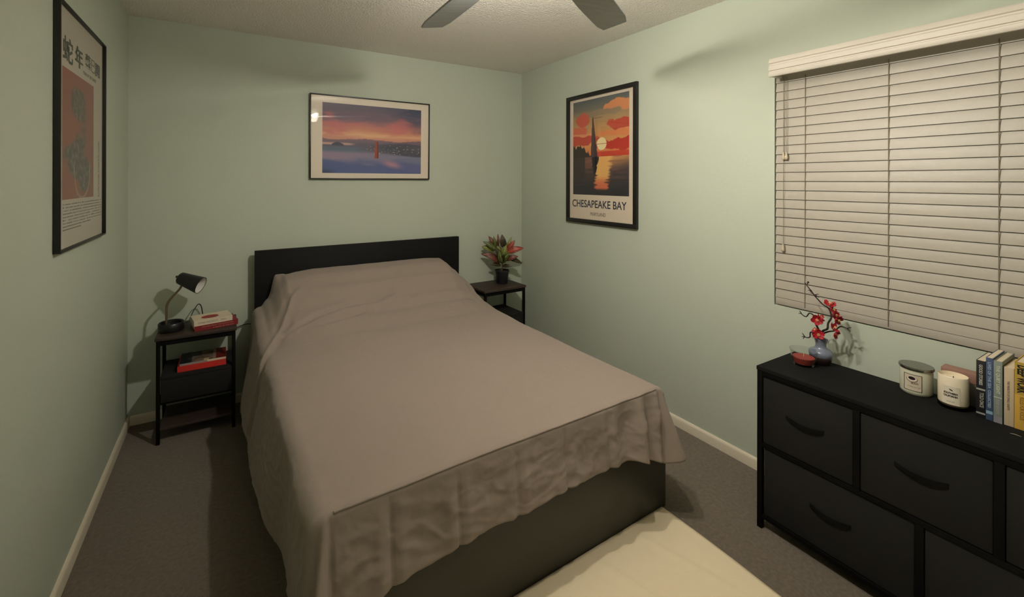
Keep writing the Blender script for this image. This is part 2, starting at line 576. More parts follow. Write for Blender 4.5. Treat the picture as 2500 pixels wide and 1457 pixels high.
def duvet_base(s, t):
    """s: cloth coordinate across (0..1 inside XL..XR, beyond = overhang metres), t: down the bed"""
    x = min(max(s, XL), XR); y = max(t, YF)
    a = max(XL - s, s - XR, 0.0); bfoot = max(YF - t, 0.0)
    side = -1 if s < XL else 1
    z = top_z(x, y)
    if a == 0 and bfoot == 0:
        # soft rounding towards the welt at the foot
        return Vector((x, y, z))
    if bfoot == 0 or a == 0:
        if a > 0:
            if side < 0:
                lean = 0.17 - 0.17 * smooth01(1.0, 1.55, -y) + 0.05 * smooth01(1.75, 1.98, -y)
                lean -= 0.06 * smooth01(0.45, 0.15, -y)
            else:
                lean = 0.33 - 0.08 * smooth01(0.22, 0.36, a)
            dx, dz = over(a, 0.055, lean)
            fold = 0.007 * math.sin(y * 9 + 1.3 * math.sin(y * 4)) * min(1, a / 0.25) + 0.010 * noise.noise(Vector((0, y * 5, a * 3))) * min(1, a / 0.1)
            cr = 1 - abs(noise.noise(Vector((y * 7 + a * 5, 14, a * 12 - y * 3)))) * 5
            cr2 = 1 - abs(noise.noise(Vector((y * 14 - a * 9, 18, a * 18 + y * 5)))) * 5
            dx += (0.0034 * max(0, cr) + 0.0024 * max(0, cr2)) * min(1, a / 0.12)
            z2 = z - dz
            return Vector((x + side * (dx + fold), y, max(z2, 0.012)))
        dy, dz = over(bfoot, 0.016, 0.10)
        k = min(1, bfoot / 0.12)
        pl = smooth01(1.05, 1.25, x)
        fold = pl * 0.017 * math.sin(x * 62 + 2.2 * math.sin(x * 13)) * k + 0.012 * noise.noise(Vector((x * 4.5, 7, bfoot * 4))) * k
        fold += 0.004 * noise.noise(Vector((x * 17, 2, bfoot * 26))) * k
        cr = 1 - abs(noise.noise(Vector((x * 8 + bfoot * 5, 4, bfoot * 15 - x * 3)))) * 5
        cr2 = 1 - abs(noise.noise(Vector((x * 15 - bfoot * 9, 8, bfoot * 22 + x * 4)))) * 5
        fold += (0.0026 * max(0, cr) + 0.0018 * max(0, cr2)) * k
        q = ((x - 0.20) % 0.222)
        q = min(q, 0.222 - q)
        fold -= 0.005 * math.exp(-(q / 0.005) ** 2) * k
        fold += 0.006 * math.exp(-((q - 0.03) / 0.02) ** 2) * k
        return Vector((x, y - dy - fold, z - dz))
    r = math.hypot(a, bfoot)
    ph = math.atan2(bfoot, a)
    lean = (0.06 if side < 0 else 0.25) * math.cos(ph) ** 2 + 0.10 * math.sin(ph) ** 2 + 0.16 * math.sin(2 * ph)
    rad = 0.055 + (0.016 - 0.055) * math.sin(ph) ** 2
    off, dz = over(r, rad, lean)
    k = min(1, r / 0.2)
    off += 0.014 * math.sin(ph * 7 + 1.0) * k * math.sin(2 * ph) + 0.005 * noise.noise(Vector((ph * 3, 5, r * 6))) * k
    return Vector((x + side * off * math.cos(ph), y - off * math.sin(ph), max(z - dz, 0.012)))

SL, SR, TF = 0.49, 0.34, 0.285
HEM = [(0.0, 0.285), (0.18, 0.272), (0.45, 0.250), (0.93, 0.236), (1.22, 0.245), (1.39, 0.305)]
NX, NY = 300, 330
s0, s1 = XL - SL, XR + SR
t0, t1 = YH, YF - TF
bm = bmesh.new()
rows = []
for j in range(NY + 1):
    row = []
    for i in range(NX + 1):
        s_ = s0 + (s1 - s0) * i / NX
        t_ = t0 + (t1 - t0) * j / NY
        # rounded hem corners and a gently wavy hem
        if t_ < YF:
            bf = (YF - t_)
            xq = min(max(s_, XL), XR)
            bf *= (interp(HEM, xq) + 0.004 * math.sin(xq * 21)) / TF
            t_ = YF - bf
        if s_ < XL and t_ < YF: pass
        if s_ > XR and t_ < YF:
            a, bf = s_ - XR, YF - t_
            r = math.hypot(a, bf)
            m_ = max(a / SR, bf / (TF * 1.10))
            lim = m_ * 0.33
            f = lim / r if r > 1e-6 else 1
            a *= f; bf *= f
            s_, t_ = XR + a, YF - bf
        row.append(bm.verts.new(duvet_point(s_, t_)))
    rows.append(row)
for j in range(NY):
    for i in range(NX):
        f = bm.faces.new((rows[j][i], rows[j + 1][i], rows[j + 1][i + 1], rows[j][i + 1]))
        f.smooth = True
bm.normal_update()
me = bpy.data.meshes.new('duvet'); bm.to_mesh(me); bm.free(); me.materials.append(M_duvet)
duvet = bpy.data.objects.new('duvet', me); COL.objects.link(duvet)
duvet.location = BO; duvet.rotation_euler = (0, 0, BR)
sm = duvet.modifiers.new('Solid', 'SOLIDIFY'); sm.thickness = 0.012; sm.offset = -1
tag(duvet, 'taupe duvet spread over the whole bed and its pillows, hanging over the footboard', 'duvet')
# piping along the foot
pp = []
for i in range(61):
    x = XL + 0.01 + (XR - XL - 0.02) * i / 60
    pp.append(duvet_point(x, YF - 0.012) + Vector((0, -0.001, 0.001)))
MB().tube(pp, 0.0035, 8).build('welt_seam', M_duvet, duvet)

# ------------------------------------------------------------------ rug
bm = bmesh.new()
RX0, RX1, RY0, RY1 = 0.70, 2.205, -2.025, -3.35
rows = []
nx, ny = 110, 90
for j in range(ny + 1):
    row = []
    for i in range(nx + 1):
        x = RX0 + (RX1 - RX0) * i / nx; y = RY0 + (RY1 - RY0) * j / ny
        e = min(x - RX0, RX1 - x, RY0 - y, y - RY1)
        z = 0.009 + 0.010 * smooth01(0.0, 0.08, e) * (0.5 + 0.5 * noise.noise(Vector((x * 2.2 + y * 0.5, y * 1.1, 0))))
        for (a, b_, wd, am) in (((1.75, -2.12), (2.02, -3.1), 0.02, 0.006), ((1.48, -2.15), (1.66, -3.0), 0.018, 0.005), ((1.98, -2.1), (2.1, -2.5), 0.015, 0.004), ((1.2, -2.2), (1.3, -3.0), 0.02, 0.005)):
            d = segdist(x, y, [a, b_])
            z += am * math.exp(-(d / wd) ** 2)
        yy = y + 0.03 * (x - 1.5) 
        row.append(bm.verts.new((x - 0.004 * math.sin(y * 9), yy, z)))
    rows.append(row)
for j in range(ny):
    for i in range(nx):
        f = bm.faces.new((rows[j][i], rows[j + 1][i], rows[j + 1][i + 1], rows[j][i + 1])); f.smooth = True
me = bpy.data.meshes.new('rug'); bm.to_mesh(me); bm.free(); me.materials.append(M_rug)
rug = bpy.data.objects.new('rug', me); COL.objects.link(rug)
sm = rug.modifiers.new('Solid', 'SOLIDIFY'); sm.thickness = 0.007; sm.offset = -1
tag(rug, 'cream rug with soft wrinkles on the carpet at the foot of the bed', 'rug')
bp_ = [(RX0 + 0.03, RY0 - 0.04), (RX1 - 0.03, RY0 - 0.02)]

# ------------------------------------------------------------------ nightstands
def nightstand(label, x0, x1, y0, y1, rz=0):
    cx, cy = (x0 + x1) / 2, (y0 + y1) / 2
    hw, hd = (x1 - x0) / 2, (y1 - y0) / 2
    t = thing('nightstand', label, 'nightstand', (cx, cy, 0), rz, None)
    top = MB().box((-hw, -hd, 0.572), (hw, hd, 0.59), 0.002).build('tabletop', M_wood, t)
    q = 0.018
    i_ = 0.006
    for sx in (-1, 1):
        for sy in (-1, 1):
            ox, oy = sx * (hw - i_ - q / 2), sy * (hd - i_ - q / 2)
            MB().box((ox - q / 2, oy - q / 2, 0), (ox + q / 2, oy + q / 2, 0.5715), 0.0015).build('leg', M_metal, t)
    a, b_ = hw - i_ - q, hd - i_ - q
    rb = MB()
    for z in (0.545,):
        rb.box((-a, -b_ - q, z), (a, -b_, z + 0.02)).box((-a, b_, z), (a, b_ + q, z + 0.02))
        rb.box((-a - q, -b_, z), (-a, b_, z + 0.02)).box((a, -b_, z), (a + q, b_, z + 0.02))
    rb.build('top_rail', M_metal, t)
    MB().box((-a, -b_ - q * 0.9, 0.352), (a, b_ + q * 0.9, 0.366), 0.001).build('middle_shelf', M_fabric, t)
    MB().box((-a, -b_ - q * 0.9, 0.075), (a, b_ + q * 0.9, 0.09), 0.001).build('lower_shelf', M_wood, t)
    rb = MB()
    for z in (0.215,):
        rb.box((-a, -b_ - q * 0.6, z), (a, -b_ - q * 0.6 + 0.008, z + 0.008))
        rb.box((-a - q * .7, -b_, z), (-a, b_, z + 0.01)).box((a, -b_, z), (a + q * .7, b_, z + 0.01))
    rb.build('drawer_runner', M_metal, t)
    d = MB().box((-a + 0.003, -b_ - q * 0.95, 0.226), (a - 0.003, b_, 0.3505), 0.004).build('drawer', M_fabric, t)
    return t
nsl = nightstand('black metal nightstand with lamp and books, left of the bed', 0.168, 0.563, -0.332, -0.035)
nsr = nightstand('black metal nightstand under the potted plant, right of the bed', 2.262, 2.675, -0.322, -0.022, math.radians(2.5))

# ------------------------------------------------------------------ desk lamp
lamp = thing('desk_lamp', 'black gooseneck desk lamp with cone shade, switched off, on the left nightstand', 'lamp', (0.232, -0.205, 0.5904))
M_lampb = mat('black_lamp_enamel', hexc(24, 24, 25), 0.35)
b = MB().lathe([(0, 0), (0.06, 0), (0.064, 0.006), (0.064, 0.044), (0.060, 0.049), (0.052, 0.046), (0.050, 0.03), (0, 0.028)])
b.build('base', M_lampb, lamp)
# phone tray rim sticks out behind
neck = catmull([(-0.022, -0.01, 0.028), (-0.022, -0.008, 0.10), (-0.019, -0.004, 0.155), (0.006, -0.002, 0.195), (0.040, -0.002, 0.235), (0.052, 0.0, 0.262)], 10)
b = MB().tube(neck, 0.0062, 12)
b.build('gooseneck', M_neck, lamp)
hd0 = Vector((0.035, 0.012, 0.300)); hd1 = Vector((0.147, -0.045, 0.252))
ax = (hd1 - hd0).normalized(); Lh = (hd1 - hd0).length
q = ax.to_track_quat('Z', 'Y').to_matrix().to_4x4()
b = MB().lathe([(0, 0), (0.026, 0.001), (0.034, 0.008), (0.036, 0.02), (0.050, Lh), (0.048, Lh), (0.033, 0.022), (0, 0.014)], hd0, 36, q)
sh = b.build('lamp_shade', M_lampb, lamp)
b = MB().lathe([(0.047, Lh - 0.002), (0.0325, 0.024), (0, 0.018)], hd0, 36, q)
b.build('shade_lining', mat('white_enamel', hexc(215, 212, 205), 0.4), sh)
b = MB().lathe([(0, 0.03), (0.012, 0.03), (0.013, 0.05), (0.024, 0.075), (0.024, 0.09), (0.014, 0.105), (0, 0.108)], hd0, 20, q)
b.build('bulb', M_white, lamp)
b = MB().tube([hd0 - ax * 0.016, hd0 + ax * 0.004], [0.007, 0.009], 12)
b.build('switch', M_lampb, lamp)
cord = catmull([(0.03, 0.062, 0.012), (0.075, 0.10, 0.012), (0.098, 0.125, 0.060), (0.122, 0.140, 0.098), (0.138, 0.155, 0.085), (0.146, 0.176, 0.03), (0.150, 0.186, -0.005), (0.18, 0.187, -0.055), (0.24, 0.187, -0.088), (0.32, 0.186, -0.094), (0.385, 0.180, -0.078), (0.425, 0.170, -0.08)], 8)
MB().tube(cord, 0.0028, 8).build('power_cord', M_lampb, lamp)

# ------------------------------------------------------------------ books
def M_flat(name, rgb, rough=0.55):
    return mat(name, hexc(*rgb), rough)
M_red = M_flat('dark_red_cover', (128, 28, 32))
M_cream = M_flat('cream_cover', (214, 200, 176))
M_brightred = M_flat('bright_red_cover', (205, 48, 40))

def flat_book(name, label, w_, d_, h_, loc, rz, cover, spine_txt=None, txt_rgb=(220, 210, 190), group=None, hard=True):
    """lies flat; spine along the front (-y); w_ = spine length"""
    t = thing(name, label, 'book', loc, rz, group)
    c = 0.0022
    b = MB()
    b.box((-w_ / 2, -d_ / 2, 0), (w_ / 2, d_ / 2, c)).box((-w_ / 2, -d_ / 2, h_ - c), (w_ / 2, d_ / 2, h_)).box((-w_ / 2, -d_ / 2, c), (w_ / 2, -d_ / 2 + c, h_ - c))
    b.build('cover', cover, t)
    e = 0.003 if hard else 0.0005
    MB().box((-w_ / 2 + e, -d_ / 2 + c, c), (w_ / 2 - e, d_ / 2 - e, h_ - c)).build('page_block', M_paper, t)
    if spine_txt:
        p = Print()
        for (body, cx, cy, tw, th) in spine_txt:
            p.text(body, cx * w_, cy * h_, tw * w_, th * h_, tuple(v / 255 for v in txt_rgb), 0.0)
        p.build('spine_lettering', M_print, frameM((0, -d_ / 2 - 0.0003, h_ / 2), (1, 0, 0), (0, 0, 1)), t)
    return t
R10 = math.radians(11)
bk = flat_book('hardcover_book', 'dark red hardcover book under the white book on the left nightstand', 0.222, 0.150, 0.030, (0.447, -0.213, 0.5905), R10, M_red,
               [('THE MAN FROM THE MOUNTAINS', 0.02, 0.18, 0.72, 0.2), ('A NOVEL OF THE PAST', 0.16, -0.26, 0.5, 0.17)], (190, 150, 130))
bk2 = flat_book('paperback_book', 'white paperback with red oval on its cover, topmost on the left nightstand', 0.196, 0.135, 0.030, (0.432, -0.222, 0.6203), R10, M_cream,
                [('STORIES AND ESSAYS  -  PENN', -0.04, 0, 0.72, 0.32)], (120, 110, 95), hard=False)
p = Print()
c_r = (0.60, 0.20, 0.20)
pts = [(0.045 * math.cos(2 * PI * k / 40) - 0.01, 0.034 * math.sin(2 * PI * k / 40) - 0.012) for k in range(40)]
p.poly(pts, c_r, 0.0003)
p.build('cover_print', M_print, Matrix.Translation((0, 0, 0.03)), bk2)
mg = flat_book('red_book', 'bright red book lying on the middle shelf of the left nightstand', 0.240, 0.19, 0.031, (0.388, -0.190, 0.3662), 0.0, M_brightred, None)
def collage(u, v):
    n1 = noise.noise(Vector((u * 5, v * 4, 2))) * 0.5 + 0.5
    base = (0.10, 0.11, 0.13)
    if u > 0.25: base = mixc((0.30, 0.24, 0.20), (0.62, 0.52, 0.42), n1)
    if 0.25 < u < 0.45 and v < 0.5: base = (0.32, 0.28, 0.33)
    if u > 0.78: base = (0.48, 0.12, 0.12)
    if 0.70 < u < 0.77: base = (0.6, 0.5, 0.42)
    if u < 0.25: base = mixc((0.07, 0.09, 0.11), (0.28, 0.31, 0.35), smooth01(0.5, 0.8, n1))
    if 0.52 < u < 0.62 and v > 0.82: base = (0.80, 0.70, 0.50)
    return base
mz = thing('magazine', 'glossy magazine with dark photo collage cover lying on the bright red book', 'magazine', (0.392, -0.190, 0.3977), math.radians(0.5))
MB().box((-0.115, -0.088, 0), (0.115, 0.088, 0.012), 0.001).build('page_block', M_paper, mz)
Print().grid(-0.115, -0.088, 0.115, 0.088, 46, 36, collage).build('cover', mat_attr('glossy_print', 0.25), Matrix.Translation((0, 0, 0.0124)), mz)
MB().box((-0.1152, -0.0886, 0.002), (0.02, -0.0881, 0.0118)).build('spine', M_flat('grey_spine', (150, 140, 140)), mz)

# ------------------------------------------------------------------ potted plant on the right nightstand
PZ = 0.59
plant = thing('potted_plant', 'croton with green and red leaves in a small black pot on the right nightstand', 'potted plant', (2.545, -0.150, PZ))
M_pot = mat('black_plastic_pot', hexc(24, 24, 27), 0.4)
MB().lathe([(0, 0), (0.044, 0), (0.047, 0.004), (0.058, 0.095), (0.063, 0.098), (0.063, 0.112), (0.058, 0.112), (0.055, 0.098), (0, 0.094)]).build('pot', M_pot, plant)
MB().lathe([(0, 0.101), (0.03, 0.1), (0.0555, 0.097)], seg=24).build('soil', mat('soil', hexc(48, 38, 30), 0.95, bump=(200, 1, 0.004)), plant)
st = MB()
st.tube(catmull([(0, 0, 0.095), (0.003, 0, 0.15), (-0.002, 0.002, 0.20), (0.002, 0, 0.26)], 5), 0.005, 8)
st.build('stem', mat('woody_stem', hexc(82, 66, 48), 0.8), plant)
M_leaf = mat_attr('croton_leaf', 0.4)
UPW = Vector((0, 0, 1))
def leaf(base, tip, width, kind, droop=0.02, facing=(0, -1, 0.4)):
    base = Vector(base); tip = Vector(tip)
    ax_ = tip - base; L_ = ax_.length; d_ = ax_.normalized()
    f_ = Vector(facing); nrm = (f_ - d_ * f_.dot(d_)).normalized()
    sd = d_.cross(nrm)
    bm = bmesh.new(); lay = bm.verts.layers.float_color.new('Col')
    n, m_ = 14, 8
    R = []
    for i in range(n + 1):
        t = i / n
        wdt = width / 2 * (math.sin(PI * min(1, t ** 0.85)) ** 0.8 if 0 < t < 1 else 0.0) + 0.0016 * (1 - t)
        cen = base + ax_ * t + nrm * (L_ * 0.14 * math.sin(PI * t)) - UPW * (droop * t * t)
        row = []
        for k in range(m_ + 1):
            s_ = k / m_ * 2 - 1
            v = bm.verts.new(cen + sd * (wdt * s_) - nrm * (abs(s_) * -0.22 * wdt))
            vein = min(1, abs(s_) * 5) * (1 if abs(((t * 6 - abs(s_) * 1.2) % 1) - 0.5) > 0.14 else 0.35)
            if kind == 'green': c1, c2 = (0.24, 0.29, 0.13), (0.50, 0.52, 0.26)
            elif kind == 'lime': c1, c2 = (0.42, 0.45, 0.20), (0.62, 0.62, 0.34)
            elif kind == 'red': c1, c2 = (0.52, 0.20, 0.16), (0.70, 0.36, 0.26)
            elif kind == 'rust': c1, c2 = (0.34, 0.18, 0.13), (0.56, 0.32, 0.24)
            else: c1, c2 = (0.17, 0.19, 0.10), (0.36, 0.26, 0.16)
            edge = smooth01(0.75, 1, abs(s_))
            c = mixc(c2, c1, vein)
            c = mixc(c, (c[0] * 0.6, c[1] * 0.55, c[2] * 0.5), edge * 0.7)
            v[lay] = (*lin(c), 1)
            row.append(v)
        R.append(row)
    for i in range(n):
        for k in range(m_):
            f = bm.faces.new((R[i][k], R[i + 1][k], R[i + 1][k + 1], R[i][k + 1])); f.smooth = True
    me = bpy.data.meshes.new('leaf'); bm.to_mesh(me); bm.free(); me.materials.append(M_leaf)
    o = bpy.data.objects.new('leaf', me); COL.objects.link(o); o.parent = plant
    so = o.modifiers.new('Solid', 'SOLIDIFY'); so.thickness = 0.0012
    return o
# directions given in the plant's own frame: right = rt (camera-like right of the room), toward = towards the bed foot
R_ = Vector((0.868, -0.496, 0)); Tq = Vector((-0.496, -0.868, 0))
def pp_(r, u, t=0.0): return R_ * r + Tq * t + Vector((0, 0, u))
K = 1 / 286.0
def lp(px, py, t=0.0):      # offsets in photo pixels from the pot's foot, seen size 1/286 m
    return pp_((px - 1223) * K, (691 - py) * K, t)
for (bx, by, tx, ty, wdt, kind, tb, tt) in (
    (1216, 632, 1171, 619, 0.050, 'rust', 0.0, 0.02),
    (1212, 612, 1176, 588, 0.042, 'green', 0.01, 0.04),
    (1204, 612, 1173, 602, 0.052, 'lime', 0.0, 0.01),
    (1206, 604, 1190, 577, 0.040, 'rust', -0.01, -0.02),
    (1208, 604, 1202, 576, 0.030, 'green', 0.0, 0.01),
    (1214, 600, 1213, 571, 0.022, 'rust', -0.01, -0.02),
    (1224, 604, 1222, 573, 0.040, 'dark', 0.0, 0.0),
    (1232, 606, 1223, 573, 0.032, 'dark', -0.02, -0.03),
    (1230, 622, 1247, 578, 0.034, 'lime', -0.01, -0.01),
    (1234, 618, 1254, 585, 0.050, 'red', 0.0, 0.02),
    (1232, 616, 1275, 604, 0.056, 'red', 0.02, 0.03),
    (1230, 634, 1262, 624, 0.045, 'rust', 0.02, 0.04),
    (1232, 628, 1272, 643, 0.040, 'dark', 0.0, 0.01),
    (1222, 634, 1206, 600, 0.052, 'dark', 0.03, 0.06),
    (1224, 632, 1232, 596, 0.056, 'lime', 0.02, 0.05),
    (1222, 640, 1214, 607, 0.060, 'green', 0.04, 0.08),
    (1222, 640, 1240, 612, 0.054, 'green', 0.03, 0.08),
    (1220, 648, 1191, 643, 0.034, 'dark', 0.0, 0.05),
    (1224, 650, 1247, 648, 0.030, 'dark', 0.0, 0.04),
    (1218, 640, 1183, 622, 0.046, 'rust', 0.02, 0.05),
    (1224, 634, 1228, 618, 0.046, 'dark', 0.02, 0.10),
    (1222, 620, 1200, 590, 0.045, 'lime', -0.03, -0.07),
    (1226, 620, 1246, 600, 0.045, 'green', -0.03, -0.07),
):
    leaf(lp(bx, by, tb), lp(tx, ty, tt), wdt, kind, 0.0, Tq + Vector((0, 0, 0.5)))

# ------------------------------------------------------------------ pictures on the walls
# sunset over foggy bay
def fbm(x, y, s=0, o=4):
    v, a = 0, 0.5
    for _ in range(o):
        v += a * noise.noise(Vector((x, y, s))); x *= 2.1; y *= 2.1; a *= 0.5
    return v
def sunset(u, v):
    n = fbm(u * 4, v * 14, 1)
    n2 = fbm(u * 3.1, v * 9, 5)
    vv = v + n * 0.05
    keys = [(0.0, (0.36, 0.33, 0.40)), (0.12, (0.42, 0.36, 0.42)), (0.22, (0.46, 0.36, 0.42)), (0.30, (0.70, 0.44, 0.42)), (0.38, (0.78, 0.52, 0.42)), (0.44, (0.85, 0.66, 0.50)), (0.49, (0.78, 0.54, 0.45))]
    c = keys[-1][1]
    for (a, ca), (b_, cb) in zip(keys, keys[1:]):
        if vv <= b_:
            c = mixc(ca, cb, (vv - a) / (b_ - a)); break
    if vv < 0: c = keys[0][1]
    dk = smooth01(0.45, 0.95, u - v * 1.1 + n2 * 0.6)
    c = mixc(c, (0.22, 0.25, 0.36), dk * 0.85 * (1 - smooth01(0.36, 0.5, v)))
    pk = smooth01(0.10, 0.6, n2 * 1.3 + 0.15 - abs(v - 0.29 - 0.05 * n) * 1.6 + 0.2 * smooth01(0.3, 0.5, u) * (1 - smooth01(0.75, 0.98, u)) + 0.2 * (1 - smooth01(0.03, 0.16, u)))
    c = mixc(c, (0.76, 0.42, 0.42), pk * 0.8)
    hor = 0.505 + 0.012 * math.sin(u * 11) + 0.01 * noise.noise(Vector((u * 7, 0, 0)))
    if v > hor:
        c = mixc((0.50, 0.38, 0.42), (0.40, 0.36, 0.42), (v - hor) * 14)
        mist = smooth01(0.58, 0.63, v)
        hill = (0.24, 0.26, 0.32)
        gl = 0.0
        c = mixc(c, hill, smooth01(0.53, 0.575, v + n * 0.06) * (0.35 + 0.6 * smooth01(0.30, 0.75, u + n2 * 0.3)) * (0.75 + 0.5 * n2))
        if u < 0.45:
            c = mixc(c, (0.76, 0.60, 0.56), smooth01(0.55, 0.575, v) * (1 - smooth01(0.585, 0.6, v)) * (1 - smooth01(0.24, 0.33, u)))
            if abs(u - 0.14) < 0.055 and 0.575 - 0.03 * math.cos((u - 0.14) / 0.055 * 1.57) + 0.01 < v < 0.605: c = (0.24, 0.24, 0.31)
            c = mixc(c, (0.33, 0.38, 0.46), smooth01(0.60, 0.64, v) * (1 - smooth01(0.3, 0.45, u)))
        fog = smooth01(0.66 + 0.03 * n2 + 0.06 * smooth01(0.4, 1, u), 0.72 + 0.03 * smooth01(0.4, 1, u), v)
        c = mixc(c, mixc((0.55, 0.47, 0.56), (0.45, 0.47, 0.56), u), fog)
        blue = smooth01(0.76, 0.90, v + n2 * 0.12)
        c = mixc(c, mixc((0.26, 0.33, 0.52), (0.36, 0.38, 0.56), u), blue)
        pp2 = smooth01(0.13, 0.0, math.hypot((u - 0.66 - (v - 0.84) * 0.9) * 0.9, (v - 0.86) * 1.4))
        c = mixc(c, (0.68, 0.50, 0.56), pp2)
        if u > 0.42 and 0.58 < v < 0.72 and noise.noise(Vector((u * 55, v * 60, 0))) > 0.42: c = mixc(c, (0.85, 0.75, 0.6), 0.6)
        c = mixc(c, (0.16, 0.20, 0.36), smooth01(0.08, 0, math.hypot((u - 0.03) * 0.7, v - 1.0)) * 0.9)
    tw = 0.014 + 0.008 * (v - 0.53) / 0.25
    if 0.528 < v < 0.775 and abs(u - 0.522) < tw:
        c = (0.60, 0.26, 0.18) if u < 0.527 else (0.42, 0.17, 0.12)
    return c

pic = thing('framed_picture', 'black framed sunset photo of a foggy bay and red tower, above the headboard', 'picture', (1.470, -0.012, 1.471))
pw, ph = 0.912, 0.608
TILT = math.radians(0.7)
Mt = Matrix.Rotation(TILT, 4, 'X')
pr = Print()
pr.flat(-pw / 2 + 0.006, 0.006, pw / 2 - 0.006, ph - 0.006, (0.86, 0.81, 0.74), 0)
def rel(x): return x - 1.470
pr.grid(rel(1.100), 0.045, rel(1.855), 0.552, 200, 136, sunset, 0.0006)
pr.build('print', M_print, Mt @ frameM((0, -0.004, 0), (1, 0, 0), (0, 0, 1)), pic)
b = MB()
fwid, fdep = 0.008, 0.016
for lo, hi in (((-pw / 2, -fdep, 0), (pw / 2, 0.004, fwid)), ((-pw / 2, -fdep, ph - fwid), (pw / 2, 0.004, ph)), ((-pw / 2, -fdep, fwid), (-pw / 2 + fwid, 0.004, ph - fwid)), ((pw / 2 - fwid, -fdep, fwid), (pw / 2, 0.004, ph - fwid))):
    b.box(lo, hi, 0.001)
b.bm.transform(Mt)
b.build('frame', M_frame, pic)
b = MB().sheet(frameM((0, -0.0085, 0), (1, 0, 0), (0, 0, 1)), -pw / 2 + fwid, fwid, pw / 2 - fwid, ph - fwid); b.bm.transform(Mt)
b.build('glass', M_glass, pic)

# bay travel poster on the right wall
def sailing(u, v):
    n = fbm(u * 3.2, v * 5.5, 11)
    n2 = fbm(u * 5, v * 12, 21)
    n5 = fbm(u * 5, v * 8, 31); n6 = fbm(u * 7, v * 9, 41)
    sky = [(0.0, (0.34, 0.36, 0.36)), (0.10, (0.44, 0.42, 0.38)), (0.18, (0.62, 0.52, 0.38)), (0.32, (0.74, 0.56, 0.36)), (0.48, (0.84, 0.60, 0.36)), (0.62, (0.82, 0.40, 0.26))]
    c = sky[-1][1]
    for (a, ca), (b_, cb) in zip(sky, sky[1:]):
        if v <= b_: c = mixc(ca, cb, (v - a) / (b_ - a)); break
    H0 = 0.605 - 0.0 * u
    if v < H0:
        def cloud(cx, cy, rx, ry, col, th=0.0, am=0.55):
            nonlocal c
            d = 1 - math.hypot((u - cx + 0.10 * n5) / rx, (v - cy + 0.035 * n6) / ry) + (n * 1.2 + n2 * 0.6) * am
            c = mixc(c, col, smooth01(th, th + 0.12, d))
        cloud(0.88, 0.11, 0.30, 0.06, (0.80, 0.52, 0.34), 0.05)
        cloud(0.4, 0.16, 0.6, 0.035, (0.56, 0.48, 0.38), 0.1)
        cloud(0.20, 0.22, 0.19, 0.10, (0.76, 0.34, 0.26), 0.1)
        cloud(0.08, 0.32, 0.30, 0.07, (0.80, 0.40, 0.30), 0.1)
        cloud(0.10, 0.42, 0.34, 0.08, (0.74, 0.28, 0.22), 0.1)
        cloud(0.12, 0.37, 0.30, 0.018, (0.84, 0.56, 0.38), 0.1)
        cloud(0.84, 0.29, 0.34, 0.07, (0.72, 0.28, 0.20), 0.1)
        cloud(0.84, 0.37, 0.34, 0.04, (0.84, 0.52, 0.32), 0.1)
        cloud(0.86, 0.49, 0.36, 0.07, (0.72, 0.22, 0.17), 0.1)
        if v > 0.555 and u > 0.45: c = mixc(c, (0.76, 0.24, 0.17), 0.85)
        r = math.hypot((u - 0.545), (v - 0.475) * 1.32)
        if r < 0.085 and not (0.470 < v < 0.478): c = (0.93, 0.86, 0.66)
        # trees on the left
        tl = 0.485 + max(0, (u - 0.17)) * 0.62 + 0.035 * noise.noise(Vector((u * 25, 0, 4))) + 0.02 * noise.noise(Vector((u * 60, 0, 9)))
        if u < 0.36 and v > tl: c = (0.20, 0.17, 0.15)
    else:
        dv = (v - H0) / (1 - H0)
        glw = 0.14 + 0.10 * (1 - dv) * smooth01(0.0, 0.1, u - 0.5)
        n3 = noise.noise(Vector((u * 4.5, v * 42, 3)))
        n4 = noise.noise(Vector((u * 9, v * 70, 8)))
        base = mixc((0.38, 0.28, 0.24), (0.16, 0.15, 0.17), dv * 1.3)
        if u > 0.5: base = mixc(mixc((0.78, 0.56, 0.36), (0.30, 0.25, 0.24), smooth01(0.05, 0.5, dv + (u - 0.6) * 0.35)), base, smooth01(0.3, 0.8, dv))
        c = mixc(base, (0.52, 0.36, 0.30), smooth01(0.15, 0.45, n3) * 0.55 * (1 - dv))
        g = smooth01(glw, glw * 0.6, abs(u - 0.53 - 0.03 * n4) + 0.12 * max(0, n3))
        gc = mixc((0.88, 0.68, 0.40), (0.80, 0.42, 0.28), smooth01(0.45, 0.75, dv))
        c = mixc(c, gc, g * (1 - smooth01(0.80, 0.9, dv)))
        if u < 0.24 and dv < 0.55: c = mixc(c, (0.20, 0.17, 0.17), 0.8)
        if u < 0.4 and dv < 0.3 and u >= 0.24: c = mixc(c, (0.55, 0.34, 0.28), 0.5)
        c = mixc(c, (0.15, 0.14, 0.16), smooth01(0.82, 0.95, dv))
    # sail and hull
    if 0.185 < v < 0.605:
        tt = (v - 0.185) / 0.42
        cx = 0.385
        if cx - 0.010 - 0.030 * tt < u < cx + 0.004 + 0.085 * tt: c = mixc((0.34, 0.24, 0.22), (0.30, 0.24, 0.26), tt)
    if abs(v - 0.203) < 0.003 and 0.38 < u < 0.56: c = (0.42, 0.28, 0.22)
    if 0.605 <= v < 0.70:
        tt = (v - 0.605) / 0.095
        if 0.36 + 0.02 * tt < u < 0.50 - 0.05 * tt * tt: c = (0.13, 0.12, 0.14)
    if 0.70 <= v < 0.80:
        if abs(u - 0.42 - 0.02 * noise.noise(Vector((0, v * 60, 0)))) < 0.05 * (0.82 - v) / 0.12: c = (0.17, 0.14, 0.16)
    return c

